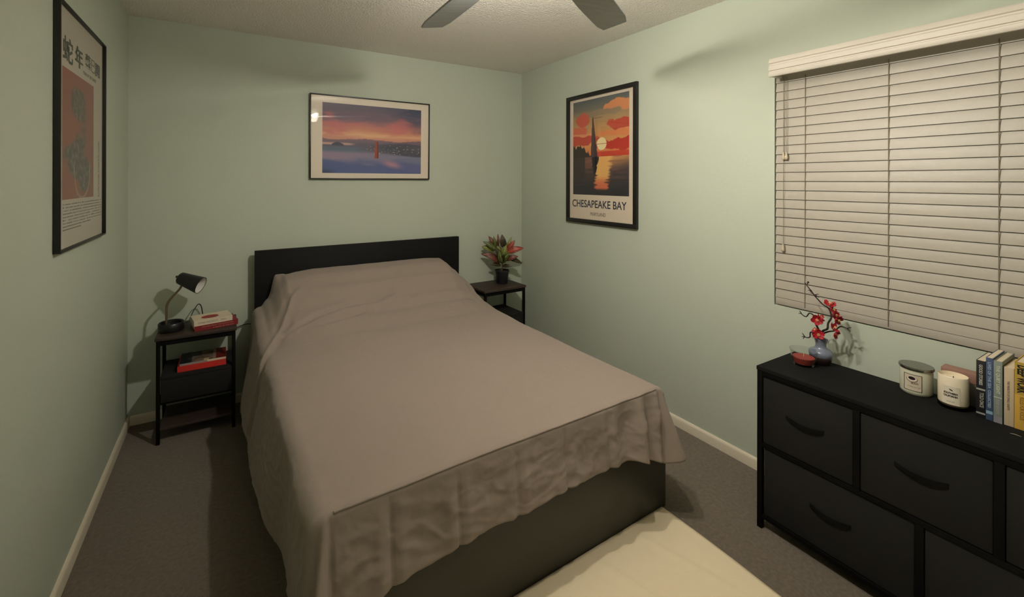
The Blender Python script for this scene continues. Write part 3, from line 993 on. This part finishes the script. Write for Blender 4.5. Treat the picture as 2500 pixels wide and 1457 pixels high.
def on_right_wall(x): return None
cb = thing('framed_poster', 'black framed travel poster of a sailboat at sunset beside the window', 'poster', (W - 0.001, -0.979, 1.146))
cw, ch = 0.688, 0.970
Fd = 0.022
prt = Print()
# local u runs towards the camera (-y), v up, normal -x
Mc = frameM((-0.006, 0, 0), (0, -1, 0), (0, 0, 1))
prt.flat(-cw / 2 + 0.01, 0.01, cw / 2 - 0.01, ch - 0.01, (0.84, 0.78, 0.70), 0)
def cu_(y): return -(y + 0.979)
prt.grid(cu_(-0.702), 1.359 - 1.146, cu_(-1.250), 2.066 - 1.146, 150, 196, sailing, 0.0006)
prt.text('CHESAPEAKE BAY', cu_(-0.962), 1.292 - 1.146, 0.535, 0.056, (0.17, 0.17, 0.24), 0.0008, bold=0.012)
prt.text('MARYLAND', cu_(-0.965), 1.219 - 1.146, 0.15, 0.026, (0.42, 0.38, 0.34), 0.0008)
prt.build('print', M_print, Mc, cb)
b = MB()
fwd_ = 0.030
for y0_, y1_, z0_, z1_ in ((-cw / 2, cw / 2, 0, fwd_), (-cw / 2, cw / 2, ch - fwd_, ch), (-cw / 2, -cw / 2 + fwd_, fwd_, ch - fwd_), (cw / 2 - fwd_, cw / 2, fwd_, ch - fwd_)):
    b.box((-Fd, y0_, z0_), (0, y1_, z1_), 0.0015)
b.build('frame', M_frame, cb)
MB().sheet(frameM((-0.0105, 0, 0), (0, -1, 0), (0, 0, 1)), -cw / 2 + fwd_, fwd_, cw / 2 - fwd_, ch - fwd_).build('glass', M_glass, cb)

# tall poster on the left wall
def snake(u, v):
    c = mixc((0.57, 0.27, 0.23), (0.54, 0.29, 0.24), v)
    n = fbm(u * 6, v * 9, 2)
    n2 = fbm(u * 16, v * 22, 7)
    def blob(cx, cy, rx, ry, rot=0, hole=0.0, dark=1.0):
        nonlocal c
        du, dv = u - cx, (v - cy) * 1.2
        a_, b_ = du * math.cos(rot) + dv * math.sin(rot), -du * math.sin(rot) + dv * math.cos(rot)
        d = math.hypot(a_ / rx, b_ / ry) + n * 0.5
        k = smooth01(1.05, 0.85, d)
        if hole: k *= smooth01(hole - 0.1, hole + 0.08, d)
        col = mixc((0.26, 0.23, 0.23), (0.48, 0.43, 0.42), smooth01(-0.25, 0.4, n2) )
        c = mixc(c, col, k * dark)
    blob(0.48, 0.24, 0.26, 0.17, 0.3, 0.0, 0.9)
    blob(0.66, 0.46, 0.10, 0.12, -0.3, 0, 0.55)
    blob(0.55, 0.55, 0.16, 0.08, 0.5, 0, 0.6)
    blob(0.36, 0.62, 0.34, 0.10, -0.2)
    blob(0.52, 0.74, 0.42, 0.16, 0.25)
    blob(0.68, 0.86, 0.17, 0.12, 0)
    if abs(math.hypot((u - 0.60), (v - 0.76) * 1.1) - 0.26 - 0.03 * n) < 0.014 and v > 0.70: c = mixc(c, (0.72, 0.66, 0.58), 0.6)
    return c
lpz0 = 1.207
lp_ = thing('framed_poster', 'tall black framed poster with large characters and red panel on left wall', 'poster', (0.001, -0.962, lpz0))
lw, lh = 0.642, 0.882
pl = Print()
Ml = frameM((0.006, 0, 0), (0, 1, 0), (0, 0, 1))
def lu(y): return y + 0.962
def lz(z): return z - lpz0
INK = (0.22, 0.21, 0.18)
pl.flat(-lw / 2 + 0.005, 0.005, lw / 2 - 0.005, lh - 0.005, (0.76, 0.72, 0.66), 0)
pl.grid(lu(-1.214), lz(1.389), lu(-0.80), lz(1.868), 90, 104, snake, 0.0006)
pl.text('蛇', lu(-1.150), lz(1.938), 0.118, 0.092, INK, 0.0008, bold=0.017)
for dx_ in (-0.003, 0.0, 0.003):
    pl.text('年', lu(-1.014) + dx_, lz(1.942), 0.098, 0.082, INK, 0.0008 + dx_ * 0.01, bold=0.012)
pl.text('藝', lu(-0.888), lz(1.955), 0.078, 0.060, INK, 0.0008, bold=0.02)
pl.text('巳', lu(-0.808), lz(1.953), 0.055, 0.056, (0.42, 0.40, 0.36), 0.0008)
pl.text('開', lu(-0.735), lz(1.950), 0.078, 0.058, INK, 0.0008, bold=0.02)
pl.text('YEAR OF THE SNAKE', lu(-0.86), lz(1.897), 0.20, 0.014, (0.45, 0.44, 0.40), 0.0008)
for i in range(9):
    z_ = 1.372 - i * 0.0115
    wln = 0.53 if i < 7 else (0.36 if i == 7 else 0.22)
    rr = random.Random(i)
    body = ''.join(rr.choice('aeiournstlm   ') for _ in range(60))
    pl.text('l' + body + 'l', lu(-1.205) + wln / 2, lz(z_), wln, 0.006, (0.50, 0.48, 0.44), 0.0008)
pl.text('SERPENT AND SPRING FESTIVAL PRINTS', lu(-0.712), lz(1.51), 0.25, 0.016, (0.44, 0.42, 0.38), 0.0008, rot=-PI / 2)
pl.build('print', M_print, Ml, lp_)
b = MB()
q_ = 0.007
for y0_, y1_, z0_, z1_ in ((-lw / 2, lw / 2, 0, q_), (-lw / 2, lw / 2, lh - q_, lh), (-lw / 2, -lw / 2 + q_, q_, lh - q_), (lw / 2 - q_, lw / 2, q_, lh - q_)):
    b.box((0, y0_, z0_), (0.02, y1_, z1_), 0.001)
b.build('frame', M_frame, lp_)
MB().sheet(frameM((0.0115, 0, 0), (0, 1, 0), (0, 0, 1)), -lw / 2 + q_, q_, lw / 2 - q_, lh - q_).build('glass', M_glass, lp_)

# ------------------------------------------------------------------ window blind
BY0, BY1 = -2.172, -3.40
bl = thing('window_blind', 'closed cream horizontal slat blind with moulded valance over the window', 'window blind', (W, BY0, 0.872))
def B(x, y, z): return (x - W, y - BY0, z - 0.872)
# valance: moulded board + return
prof = [(2.764, 1.960), (2.760, 1.966), (2.7605, 1.980), (2.766, 1.983), (2.766, 1.987), (2.761, 1.990), (2.761, 2.010), (2.767, 2.016), (2.767, 2.021), (2.762, 2.025), (2.764, 2.040), (2.770, 2.047), (2.776, 2.047), (2.776, 1.960)]
b = MB().prism([(x - W, z - 0.872) for x, z in prof], 'y', BY1 - BY0 - 0.02, 0.008 + 0.0)
b.prism([(x, z) for x, z in [(-(W - 2.7765), 1.962 - 0.872), (0, 1.962 - 0.872), (0, 2.045 - 0.872), (-(W - 2.7765), 2.045 - 0.872)]], 'y', -0.006, 0.006)
b.build('valance', M_valance, bl)
BE = -2.1505
MB().box(B(2.862, BY1, 1.965), B(2.905, BE - 0.002, 2.005)).build('head_rail', M_white, bl)
NS = 25
pitch = 0.0436
for i in range(NS):
    zc = 0.8962 + 0.0247 + i * pitch
    b = bmesh.new()
    rows_ = []
    n = 8
    hw_ = 0.0247
    for side_ in (0, 1):
        for k in range(n + 1):
            t = k / n * 2 - 1
            x_ = 2.8600 + t * 0.0044 - 0.0014 * (1 - t * t) + (0.0024 if side_ else 0)
            z_ = zc + t * hw_
            rows_.append([b.verts.new(B(x_, BE, z_)), b.verts.new(B(x_, BY1, z_))])
    m_ = n + 1
    for k in range(n):
        b.faces.new((rows_[k][0], rows_[k + 1][0], rows_[k + 1][1], rows_[k][1]))
        b.faces.new((rows_[m_ + k][0], rows_[m_ + k][1], rows_[m_ + k + 1][1], rows_[m_ + k + 1][0]))
    for k in (0, n):
        b.faces.new((rows_[k][0], rows_[k][1], rows_[m_ + k][1], rows_[m_ + k][0]))
    for e_ in (0, 1):
        b.faces.new([rows_[k][e_] for k in range(n + 1)] + [rows_[m_ + k][e_] for k in range(n, -1, -1)])
    bmesh.ops.recalc_face_normals(b, faces=b.faces)
    o = MB(); o._merge(b, True)
    o.build('slat', M_blind, bl)
MB().box(B(2.8570, BY1, 0.8615), B(2.880, BE, 0.8945), 0.0015).build('bottom_rail', M_blind, bl)
for y_ in (-2.277, -2.5745, -2.8695, -3.167):
    pts = []
    for i in range(NS * 2 + 2):
        zz = 0.872 + i * (pitch / 2)
        pts.append(Vector(B(2.8535 + (0.0 if i % 2 else 0.0010), y_, zz)))
    MB().tube([p_ for p_ in pts if p_.z + 0.872 < 1.975], 0.0015, 6).build('ladder_cord', M_cord, bl)
M_tassel = mat('tassel', hexc(190, 176, 152), 0.5)
for (ys, zt) in (((-2.190, -2.203), 1.584), ((-2.189,), 1.142)):
    b = MB()
    for y_ in ys:
        b.tube([Vector(B(2.846, y_, 1.965)), Vector(B(2.846, y_, zt + 0.012))], 0.0010, 6)
    c_ = b.build('pull_cord', M_cord, bl)
    for y_ in ys:
        q_ = B(2.844, y_, zt)
        MB().lathe([(0, 0.018), (0.003, 0.018), (0.0045, 0.010), (0.0075, -0.006), (0.0075, -0.014), (0.005, -0.018), (0, -0.018)], q_, 14).build('tassel', M_tassel, c_)

# ------------------------------------------------------------------ dresser
DX0, DX1, DY0, DY1 = 2.470, 2.782, -3.275, -2.268
dr = thing('dresser', 'black fabric drawer dresser with metal frame, under the window blind', 'dresser', (DX0, DY1, 0))
def D(x, y, z): return (x - DX0, y - DY1, z)
def dbox(lo, hi, name, m, par=None, bev=0.0015):
    return MB().box(D(*[min(a, c) for a, c in zip(lo, hi)]), D(*[max(a, c) for a, c in zip(lo, hi)]), bev).build(name, m, par or dr)
dbox((DX0 - 0.002, DY1 + 0.002, 0.664), (DX1, DY0, 0.68), 'top_panel', M_dtop)
q = 0.020
for x_ in (DX0, DX1 - q):
    for y_ in (DY1 - q, DY0):
        dbox((x_, y_, 0), (x_ + q, y_ + q, 0.6635), 'leg', M_metal)
b = MB()
def rail(lo, hi): b.box(D(*[min(a, c) for a, c in zip(lo, hi)]), D(*[max(a, c) for a, c in zip(lo, hi)]), 0.001)
for z0_, z1_ in ((0.643, 0.6635), (0.344, 0.362), (0.045, 0.062)):
    rail((DX0, DY1 - q, z0_), (DX0 + q, DY0 + q, z1_))
    rail((DX1 - q, DY1 - q, z0_), (DX1, DY0 + q, z1_))
    rail((DX0 + q, DY1 - q, z0_), (DX1 - q, DY1, z1_))
    rail((DX0 + q, DY0, z0_), (DX1 - q, DY0 + q, z1_))
rail((DX0, -2.596, 0.362), (DX0 + q, -2.616, 0.643)); rail((DX0, -2.930, 0.362), (DX0 + q, -2.952, 0.643))
rail((DX0, -2.760, 0.062), (DX0 + q, -2.782, 0.344))
b.build('frame', M_metal, dr)
def drawer(y0_, y1_, z0_, z1_):
    d = dbox((DX0 + 0.004, y0_, z0_), (DX1 - 0.03, y1_, z1_), 'drawer', M_fabric, None, 0.004)
    yc = (y0_ + y1_) / 2; zc = (z0_ + z1_) / 2 + 0.012
    hw_ = 0.064
    n = 14
    bb = bmesh.new()
    V = []
    for i in range(n + 1):
        t = i / n * 2 - 1
        out = 0.0035 + 0.009 * (1 - abs(t) ** 2.5)
        zz = zc - 0.002 - 0.009 * (1 - t * t)
        yy = yc + t * hw_
        V.append([bb.verts.new(D(DX0 + 0.004 - out, yy, zz + 0.0065)), bb.verts.new(D(DX0 + 0.004 - out, yy, zz - 0.0065)), bb.verts.new(D(DX0 + 0.007 - out, yy, zz - 0.0065)), bb.verts.new(D(DX0 + 0.007 - out, yy, zz + 0.0065))])
    for i in range(n):
        for k in range(4):
            bb.faces.new((V[i][k], V[i][(k + 1) % 4], V[i + 1][(k + 1) % 4], V[i + 1][k]))
    bb.faces.new(V[0]); bb.faces.new(V[-1][::-1])
    bmesh.ops.recalc_face_normals(bb, faces=bb.faces)
    o = MB(); o._merge(bb, True); o.build('handle', M_handle, d)
for y0_, y1_ in ((-2.290, -2.595), (-2.617, -2.929), (-2.953, -3.254)):
    drawer(y1_, y0_, 0.3635, 0.642)
for y0_, y1_ in ((-2.294, -2.759), (-2.783, -3.254)):
    drawer(y1_, y0_, 0.0635, 0.3435)

# ------------------------------------------------------------------ things on the dresser
TZ = 0.68
M_vase = mat('blue_grey_ceramic', hexc(112, 119, 136), 0.25, coat=0.4)
vase = thing('vase', 'small blue grey ceramic vase with wide shoulder holding the red blossom branch', 'vase', (2.730, -2.392, TZ))
MB().lathe([(0, 0.0), (0.026, 0), (0.030, 0.004), (0.038, 0.02), (0.041, 0.030), (0.040, 0.034)], seg=40).build('vase_foot', mat('dark_ceramic', hexc(50, 34, 34), 0.3, coat=0.3), vase)
MB().lathe([(0.040, 0.0342), (0.043, 0.042), (0.042, 0.052), (0.036, 0.060), (0.024, 0.066), (0.0195, 0.074), (0.019, 0.085), (0.023, 0.100), (0.0255, 0.106), (0.0235, 0.107), (0.0175, 0.094), (0.015, 0.08), (0.0, 0.078)], seg=40).build('vase_body', M_vase, vase)

br = thing('blossom_branch', 'twisting dark artificial branch with red blossoms standing in the small vase', 'artificial flower', (2.730, -2.392, TZ + 0.079))
def BR_(y, z, dx=0.0): return Vector((dx, y + 2.392, z - TZ - 0.079))
M_twig = mat('dark_twig', hexc(46, 30, 28), 0.7, bump=(120, 0.4, 0.002))
tw = MB()
tw.tube(catmull([BR_(-2.392, 0.762), BR_(-2.392, 0.80, 0.004), BR_(-2.400, 0.822, 0.0), BR_(-2.418, 0.838, -0.006), BR_(-2.420, 0.862, -0.004), BR_(-2.430, 0.890, 0), BR_(-2.419, 0.922, 0.004), BR_(-2.398, 0.934, 0.004), BR_(-2.372, 0.962, 0.0), BR_(-2.357, 0.985, -0.004), BR_(-2.336, 1.012, -0.006)], 6), [0.0050 - 0.0030 * i / 60 for i in range(61)], 8)
tw.tube(catmull([BR_(-2.392, 0.80, 0.004), BR_(-2.384, 0.834, -0.01), BR_(-2.374, 0.858, -0.014), BR_(-2.372, 0.880, -0.012), BR_(-2.355, 0.888, -0.012), BR_(-2.343, 0.870, -0.012), BR_(-2.330, 0.872, -0.012), BR_(-2.321, 0.880, -0.012)], 6), [0.0040 - 0.0022 * i / 42 for i in range(43)], 8)
tw.tube(catmull([BR_(-2.392, 0.80, 0.0), BR_(-2.372, 0.808, -0.012), BR_(-2.360, 0.806, -0.016), BR_(-2.358, 0.786, -0.016), BR_(-2.346, 0.780, -0.016), BR_(-2.334, 0.782, -0.016)], 6), [0.0036 - 0.0018 * i / 30 for i in range(31)], 8)
tw.tube(catmull([BR_(-2.394, 0.806, 0.004), BR_(-2.415, 0.822, 0.008), BR_(-2.436, 0.832, 0.012), BR_(-2.452, 0.852, 0.016), BR_(-2.466, 0.855, 0.018), BR_(-2.480, 0.852, 0.02)], 6), [0.0036 - 0.0018 * i / 30 for i in range(31)], 8)
for (y0_, z0_, y1_, z1_, dx) in ((-2.340, 1.006, -2.344, 1.020, 0), (-2.344, 1.020, -2.348, 1.019, 0), (-2.336, 1.012, -2.329, 1.012, 0), (-2.357, 0.985, -2.344, 0.984, 0), (-2.366, 0.972, -2.352, 0.974, 0), (-2.366, 0.968, -2.384, 0.976, 0.0), (-2.372, 0.965, -2.386, 0.962, 0),
        (-2.324, 0.878, -2.316, 0.888, -0.012), (-2.324, 0.878, -2.313, 0.876, -0.012), (-2.338, 0.782, -2.328, 0.794, -0.016), (-2.338, 0.781, -2.327, 0.778, -0.016), (-2.338, 0.780, -2.332, 0.770, -0.016), (-2.476, 0.852, -2.490, 0.860, 0.02), (-2.476, 0.852, -2.488, 0.842, 0.02), (-2.424, 0.927, -2.436, 0.950, 0.006), (-2.430, 0.892, -2.452, 0.896, 0.005)):
    tw.tube([BR_(y0_, z0_, dx), BR_((y0_ + y1_) / 2, (z0_ + z1_) / 2 + 0.001, dx), BR_(y1_, z1_, dx)], [0.0022, 0.0018, 0.0012], 6)
for (y_, z_) in ((-2.355, 0.983), (-2.373, 0.966), (-2.344, 1.019)):
    tw.ball(BR_(y_, z_), 0.0045, 8)
tw.build('twig', M_twig, br)
M_petal = mat('red_petal', hexc(166, 26, 40), 0.55)
M_stam = mat('yellow_stamen', hexc(235, 190, 120), 0.6)
def blossom(c, face, r=0.020, seed=0):
    r *= 0.82
    rr = random.Random(seed)
    face = Vector(face).normalized()
    q_ = face.to_track_quat('Z', 'Y').to_matrix().to_4x4()
    b = MB()
    for k in range(5):
        a = 2 * PI * k / 5 + rr.random()
        bb = bmesh.new()
        n, m_ = 6, 4
        R = []
        for i in range(n + 1):
            t = i / n
            wd = r * 0.52 * math.sin(PI * (0.12 + 0.80 * t)) ** 0.8
            row = []
            for j in range(m_ + 1):
                s_ = j / m_ * 2 - 1
                row.append(bb.verts.new((r * (0.10 + 1.0 * t), wd * s_, r * (0.55 * t ** 1.6 + 0.25 * s_ * s_ * t) - 0.1 * r)))
            R.append(row)
        for i in range(n):
            for j in range(m_):
                bb.faces.new((R[i][j], R[i + 1][j], R[i + 1][j + 1], R[i][j + 1]))
        bb.transform(Matrix.Rotation(a, 4, 'Z'))
        bb.transform(q_); bb.transform(Matrix.Translation(c))
        b._merge(bb, True)
    f = b.build('blossom', M_petal, br)
    so = f.modifiers.new('Solid', 'SOLIDIFY'); so.thickness = 0.0008
    s = MB()
    for k in range(6):
        a = 2 * PI * k / 6
        tipv = q_ @ Vector((0.2 * r * math.cos(a), 0.2 * r * math.sin(a), 0.6 * r))
        s.tube([Vector(c), Vector(c) + tipv], 0.0007, 5).ball(Vector(c) + tipv, 0.0017, 6)
    s.build('stamen', M_stam, f)
toC = (-0.85, -0.45, 0.2)
blossom(BR_(-2.424, 0.940, -0.004), (-0.3, -0.3, 0.9), 0.024, 1)
blossom(BR_(-2.432, 0.920, -0.006), (0.1, -0.9, 0.5), 0.024, 2)
blossom(BR_(-2.440, 0.902, -0.004), (-0.2, -1.0, 0.1), 0.022, 3)
blossom(BR_(-2.450, 0.886, -0.002), (-0.3, -0.9, -0.3), 0.022, 4)
blossom(BR_(-2.385, 0.868, -0.020), toC, 0.024, 5)
blossom(BR_(-2.392, 0.878, -0.012), (-0.2, -0.9, 0.5), 0.019, 8)
blossom(BR_(-2.437, 0.845, 0.000), (-0.2, -0.8, 0.6), 0.021, 6)
blossom(BR_(-2.442, 0.822, 0.002), (-0.1, -0.9, -0.3), 0.020, 9)
blossom(BR_(-2.391, 0.808, -0.022), toC, 0.024, 7)
blossom(BR_(-2.380, 0.818, -0.010), (-0.4, 0.5, 0.6), 0.018, 10)

def mat_clear(name):
    return mat_pane(name, 1.45, (0.93, 0.94, 0.93))
M_clear = mat_clear('clear_glass')
dish = thing('candle', 'red candle in a small round clear glass bowl in front of the vase', 'candle', (2.648, -2.363, TZ))
MB().lathe([(0, 0.0), (0.030, 0.0), (0.036, 0.004), (0.043, 0.03), (0.0505, 0.066), (0.048, 0.066), (0.0405, 0.031), (0.034, 0.009), (0, 0.008)], seg=44).build('glass_bowl', M_clear, dish)
MB().lathe([(0, 0.0085), (0.0320, 0.0095), (0.0378, 0.028), (0.0395, 0.035), (0.038, 0.0365), (0, 0.036)], seg=44).build('wax', mat('red_wax', hexc(158, 62, 56), 0.5), dish)
MB().tube([(0, 0, 0.035), (0.002, 0, 0.048)], 0.001, 6).build('wick', M_paper, dish)

def curved_label(name, R, z0_, z1_, a0, a1, bg, items, par, border=None, marks=()):
    """label wrapped round a jar; angle measured from +x; items=(text, ca, z, width, height, rgb)"""
    bm = bmesh.new(); lay = bm.verts.layers.float_color.new('Col')
    def add(b2, col, off):
        mp = {}
        for v in b2.verts:
            a = v.co.x; rr = R + off
            n = bm.verts.new((rr * math.cos(a), rr * math.sin(a), v.co.y)); n[lay] = (*lin(col), 1); mp[v] = n
        for f in b2.faces:
            try: nf = bm.faces.new([mp[v] for v in f.verts]); nf.smooth = True
            except ValueError: pass
        b2.free()
    def rect(x0, y0, x1, y1, n=24):
        b2 = bmesh.new()
        V = [[b2.verts.new((x0 + (x1 - x0) * i / n, y, 0)) for y in (y0, y1)] for i in range(n + 1)]
        for i in range(n): b2.faces.new((V[i][0], V[i + 1][0], V[i + 1][1], V[i][1]))
        return b2
    add(rect(a0, z0_, a1, z1_), bg, 0.0003)
    if border:
        w_ = 0.0016; wa = w_ / R
        for r_ in ((a0, z0_, a1, z0_ + w_), (a0, z1_ - w_, a1, z1_), (a0, z0_, a0 + wa, z1_), (a1 - wa, z0_, a1, z1_)):
            add(rect(*r_), border, 0.0006)
    for (body, ca, z_, wd, hg, col, bold) in items:
        b2 = fit_text(body, wd / R, hg, 0.0, bold)
        b2.transform(Matrix.Translation((ca, z_, 0)))
        bmesh.ops.remove_doubles(b2, verts=b2.verts, dist=1e-6)
        add(b2, col, 0.0007)
    for (ca, z_, ra, rz_, col, off, rot) in marks:
        b2 = bmesh.new()
        vs = [b2.verts.new((0, 0, 0))]
        n = 24
        ring = []
        for k in range(n):
            x_, y_ = ra * math.cos(2 * PI * k / n), rz_ * math.sin(2 * PI * k / n)
            x2, y2 = x_ * math.cos(rot) - y_ * math.sin(rot), x_ * math.sin(rot) + y_ * math.cos(rot)
            ring.append(b2.verts.new((ca + x2 / R, z_ + y2, 0)))
        vs[0].co = Vector((ca, z_, 0))
        for k in range(n): b2.faces.new((vs[0], ring[k], ring[(k + 1) % n]))
        add(b2, col, off)
    me = bpy.data.meshes.new(name); bm.to_mesh(me); bm.free(); me.materials.append(M_print)
    o = bpy.data.objects.new(name, me); COL.objects.link(o); o.parent = par
    return o
M_jar = mat('milky_jar_glass', hexc(196, 194, 172), 0.2, coat=0.5)
j1 = thing('candle_jar', 'candle jar with flat metal lid and square coffee label, left of the white candle', 'candle', (2.740, -2.690, TZ))
MB().lathe([(0, 0), (0.040, 0), (0.0445, 0.006), (0.045, 0.012), (0.045, 0.084), (0.042, 0.090), (0, 0.090)], seg=48).build('jar', M_jar, j1)
MB().lathe([(0, 0.0905), (0.045, 0.0905), (0.048, 0.092), (0.0487, 0.097), (0.047, 0.101), (0, 0.102)], seg=48).build('lid', mat('polished_lid', hexc(150, 148, 144), 0.18, 1.0), j1)
ac = math.atan2(CAM.y + 2.690, CAM.x - 2.740)
curved_label('label', 0.045, 0.016, 0.076, ac - 0.78, ac + 0.34, (0.80, 0.75, 0.67),
             [('BEAN', ac - 0.10, 0.045, 0.018, 0.007, (0.35, 0.28, 0.24), 0.02), ('COFFEE HOUSE', ac - 0.14, 0.031, 0.034, 0.0045, (0.6, 0.54, 0.48), 0.0)], j1, (0.16, 0.14, 0.10),
             [(ac - 0.26, 0.0585, 0.0155, 0.011, (0.55, 0.47, 0.38), 0.0009, 0), (ac - 0.26, 0.060, 0.0135, 0.0095, (0.90, 0.86, 0.80), 0.0011, 0), (ac - 0.26, 0.062, 0.0095, 0.006, (0.16, 0.09, 0.08), 0.0013, 0)])
M_cw = mat('white_candle_glass', hexc(228, 214, 188), 0.25, coat=0.5)
j2 = thing('candle_jar', 'white glass candle with bold two-line label, beside the standing books', 'candle', (2.708, -2.793, TZ))
MB().lathe([(0, 0.010), (0.034, 0.010), (0.0365, 0.013), (0.038, 0.02), (0.038, 0.108), (0.036, 0.111), (0.035, 0.108), (0.035, 0.099), (0, 0.098)], seg=48).build('candle_body', M_cw, j2)
MB().lathe([(0, 0), (0.0355, 0), (0.038, 0.003), (0.0387, 0.008), (0.0387, 0.018)], seg=48).build('glass_base', mat_pane('thick_glass', 1.5, (0.5, 0.46, 0.42)), j2)
MB().tube([(0, 0, 0.098), (0.001, 0, 0.106)], 0.0011, 6).build('wick', M_metal, j2)
ac = math.atan2(CAM.y + 2.793, CAM.x - 2.708)
curved_label('label', 0.0382, 0.017, 0.080, ac - 0.75, ac + 0.42, (0.87, 0.83, 0.75),
             [('SOUTHERN', ac - 0.17, 0.0565, 0.034, 0.0068, (0.17, 0.16, 0.14), 0.05), ('CALIFORNIA', ac - 0.17, 0.0470, 0.035, 0.0068, (0.17, 0.16, 0.14), 0.05), ('scented candle', ac - 0.17, 0.0285, 0.020, 0.003, (0.45, 0.42, 0.36), 0.0)], j2, None,
             [(ac - 0.14, 0.0685, 0.0052, 0.0018, (0.08, 0.08, 0.07), 0.0009, -0.5)])

bx = thing('gift_box', 'small grey box with pinkish brown lid behind the white candle', 'box', (2.790, -2.795, TZ))
MB().box((-0.022, -0.052, 0), (0.022, 0.045, 0.078), 0.0015).build('box_body', M_flat('grey_green_card', (104, 104, 92)), bx)
MB().box((-0.024, -0.054, 0.0785), (0.024, 0.047, 0.112), 0.0015).build('lid', M_flat('pink_brown_card', (150, 112, 96)), bx)

def standing_book(name, label, y0_, y1_, h_, depth, x_sp, cover, texts, lean=0.0, hard=False, bands=()):
    """stands upright, spine faces -x"""
    th = y0_ - y1_
    t = thing(name, label, 'book', (x_sp, (y0_ + y1_) / 2, TZ), 0, 'books standing on the dresser')
    t.rotation_euler = (lean, 0, 0)
    c = 0.0018
    b = MB()
    b.box((0, -th / 2, 0), (depth, -th / 2 + c, h_)).box((0, th / 2 - c, 0), (depth, th / 2, h_))
    b.box((-0.0012, -th / 2, 0), (c, th / 2, h_), 0.0008)
    b.build('cover', cover, t)
    e = 0.003 if hard else 0.0004
    MB().box((c, -th / 2 + c, e), (depth - e, th / 2 - c, h_ - e)).build('page_block', M_paper, t)
    p = Print()
    for (z0_, z1_, col) in bands:
        p.flat(-th / 2 + 0.0004, z0_ * h_, th / 2 - 0.0004, z1_ * h_, col, 0.0)
    for (body, zc, ln, hh, off, col, bold) in texts:
        p.text(body, off * th, zc * h_, ln * h_, hh * th, col, 0.0003, bold, rot=-PI / 2)
    p.build('spine_print', M_print, frameM((-0.0015, 0, 0), (0, -1, 0), (0, 0, 1)), t)
    return t
standing_book('standing_book', 'black paperback with white spine lettering, leftmost of the standing books', -2.8505, -2.8715, 0.188, 0.128, 2.690, M_flat('black_cover', (20, 20, 22)),
              [('GOOD STORIES', 0.75, 0.36, 0.38, 0, (0.75, 0.74, 0.70), 0.02), ('TOLD ONCE', 0.31, 0.26, 0.42, 0.1, (0.66, 0.65, 0.62), 0.02)], bands=((0.48, 0.51, (0.62, 0.6, 0.57)), (0.06, 0.09, (0.55, 0.54, 0.52))))
standing_book('standing_book', 'blue book second from left, between black and grey-green spines', -2.8722, -2.8882, 0.204, 0.135, 2.689, M_flat('blue_cover', (62, 78, 110)),
              [('LIVES OF THE SEA', 0.72, 0.42, 0.45, 0, (0.60, 0.66, 0.72), 0.02), ('COLLECTED', 0.34, 0.28, 0.40, 0, (0.62, 0.68, 0.72), 0.02)], bands=((0.10, 0.15, (0.48, 0.60, 0.68)),))
standing_book('standing_book', 'grey-green hardcover book with pale lettering, between the blue and the cream book', -2.8890, -2.9080, 0.200, 0.150, 2.688, M_flat('grey_green_cover', (126, 134, 126)),
              [('THE QUIET LIGHT', 0.70, 0.46, 0.5, 0, (0.74, 0.78, 0.68), 0.03), ('FOUR SEASONS', 0.26, 0.24, 0.35, 0, (0.66, 0.66, 0.66), 0.0)], hard=True, bands=((0.0, 0.10, (0.50, 0.49, 0.52)), (0.405, 0.42, (0.7, 0.72, 0.66))))
standing_book('standing_book', 'cream paperback with small brown spine lettering, left of the yellow book', -2.9105, -2.9315, 0.186, 0.125, 2.692, M_flat('cream_spine_cover', (196, 176, 146)),
              [('THE WEALTH OF SMALL HABITS', 0.52, 0.5, 0.24, -0.05, (0.40, 0.34, 0.28), 0.0)])
standing_book('standing_book', 'yellow book with bold black DEEP WORK spine, rightmost of the standing books', -2.9325, -2.9700, 0.212, 0.150, 2.690, M_flat('yellow_cover', (206, 164, 72)),
              [('DEEP WORK', 0.75, 0.42, 0.55, -0.08, (0.10, 0.09, 0.06), 0.04), ('RULES FOR FOCUS', 0.32, 0.34, 0.25, -0.08, (0.50, 0.36, 0.12), 0.0)], bands=((0.52, 1.0, (0.70, 0.58, 0.26)),), hard=True)
clip = thing('metal_clip', 'tiny shiny metal clip lying on the dresser in front of the yellow book', 'clip', (2.628, -2.945, TZ))
MB().tube(catmull([(0, 0.011, 0.0015), (0.001, 0.0, 0.0022), (0, -0.012, 0.0015)], 5), [0.0008, 0.0011, 0.0014, 0.0015, 0.0016, 0.0016, 0.0016, 0.0015, 0.0014, 0.0011, 0.0008], 8).build('clip_bar', M_chrome, clip)
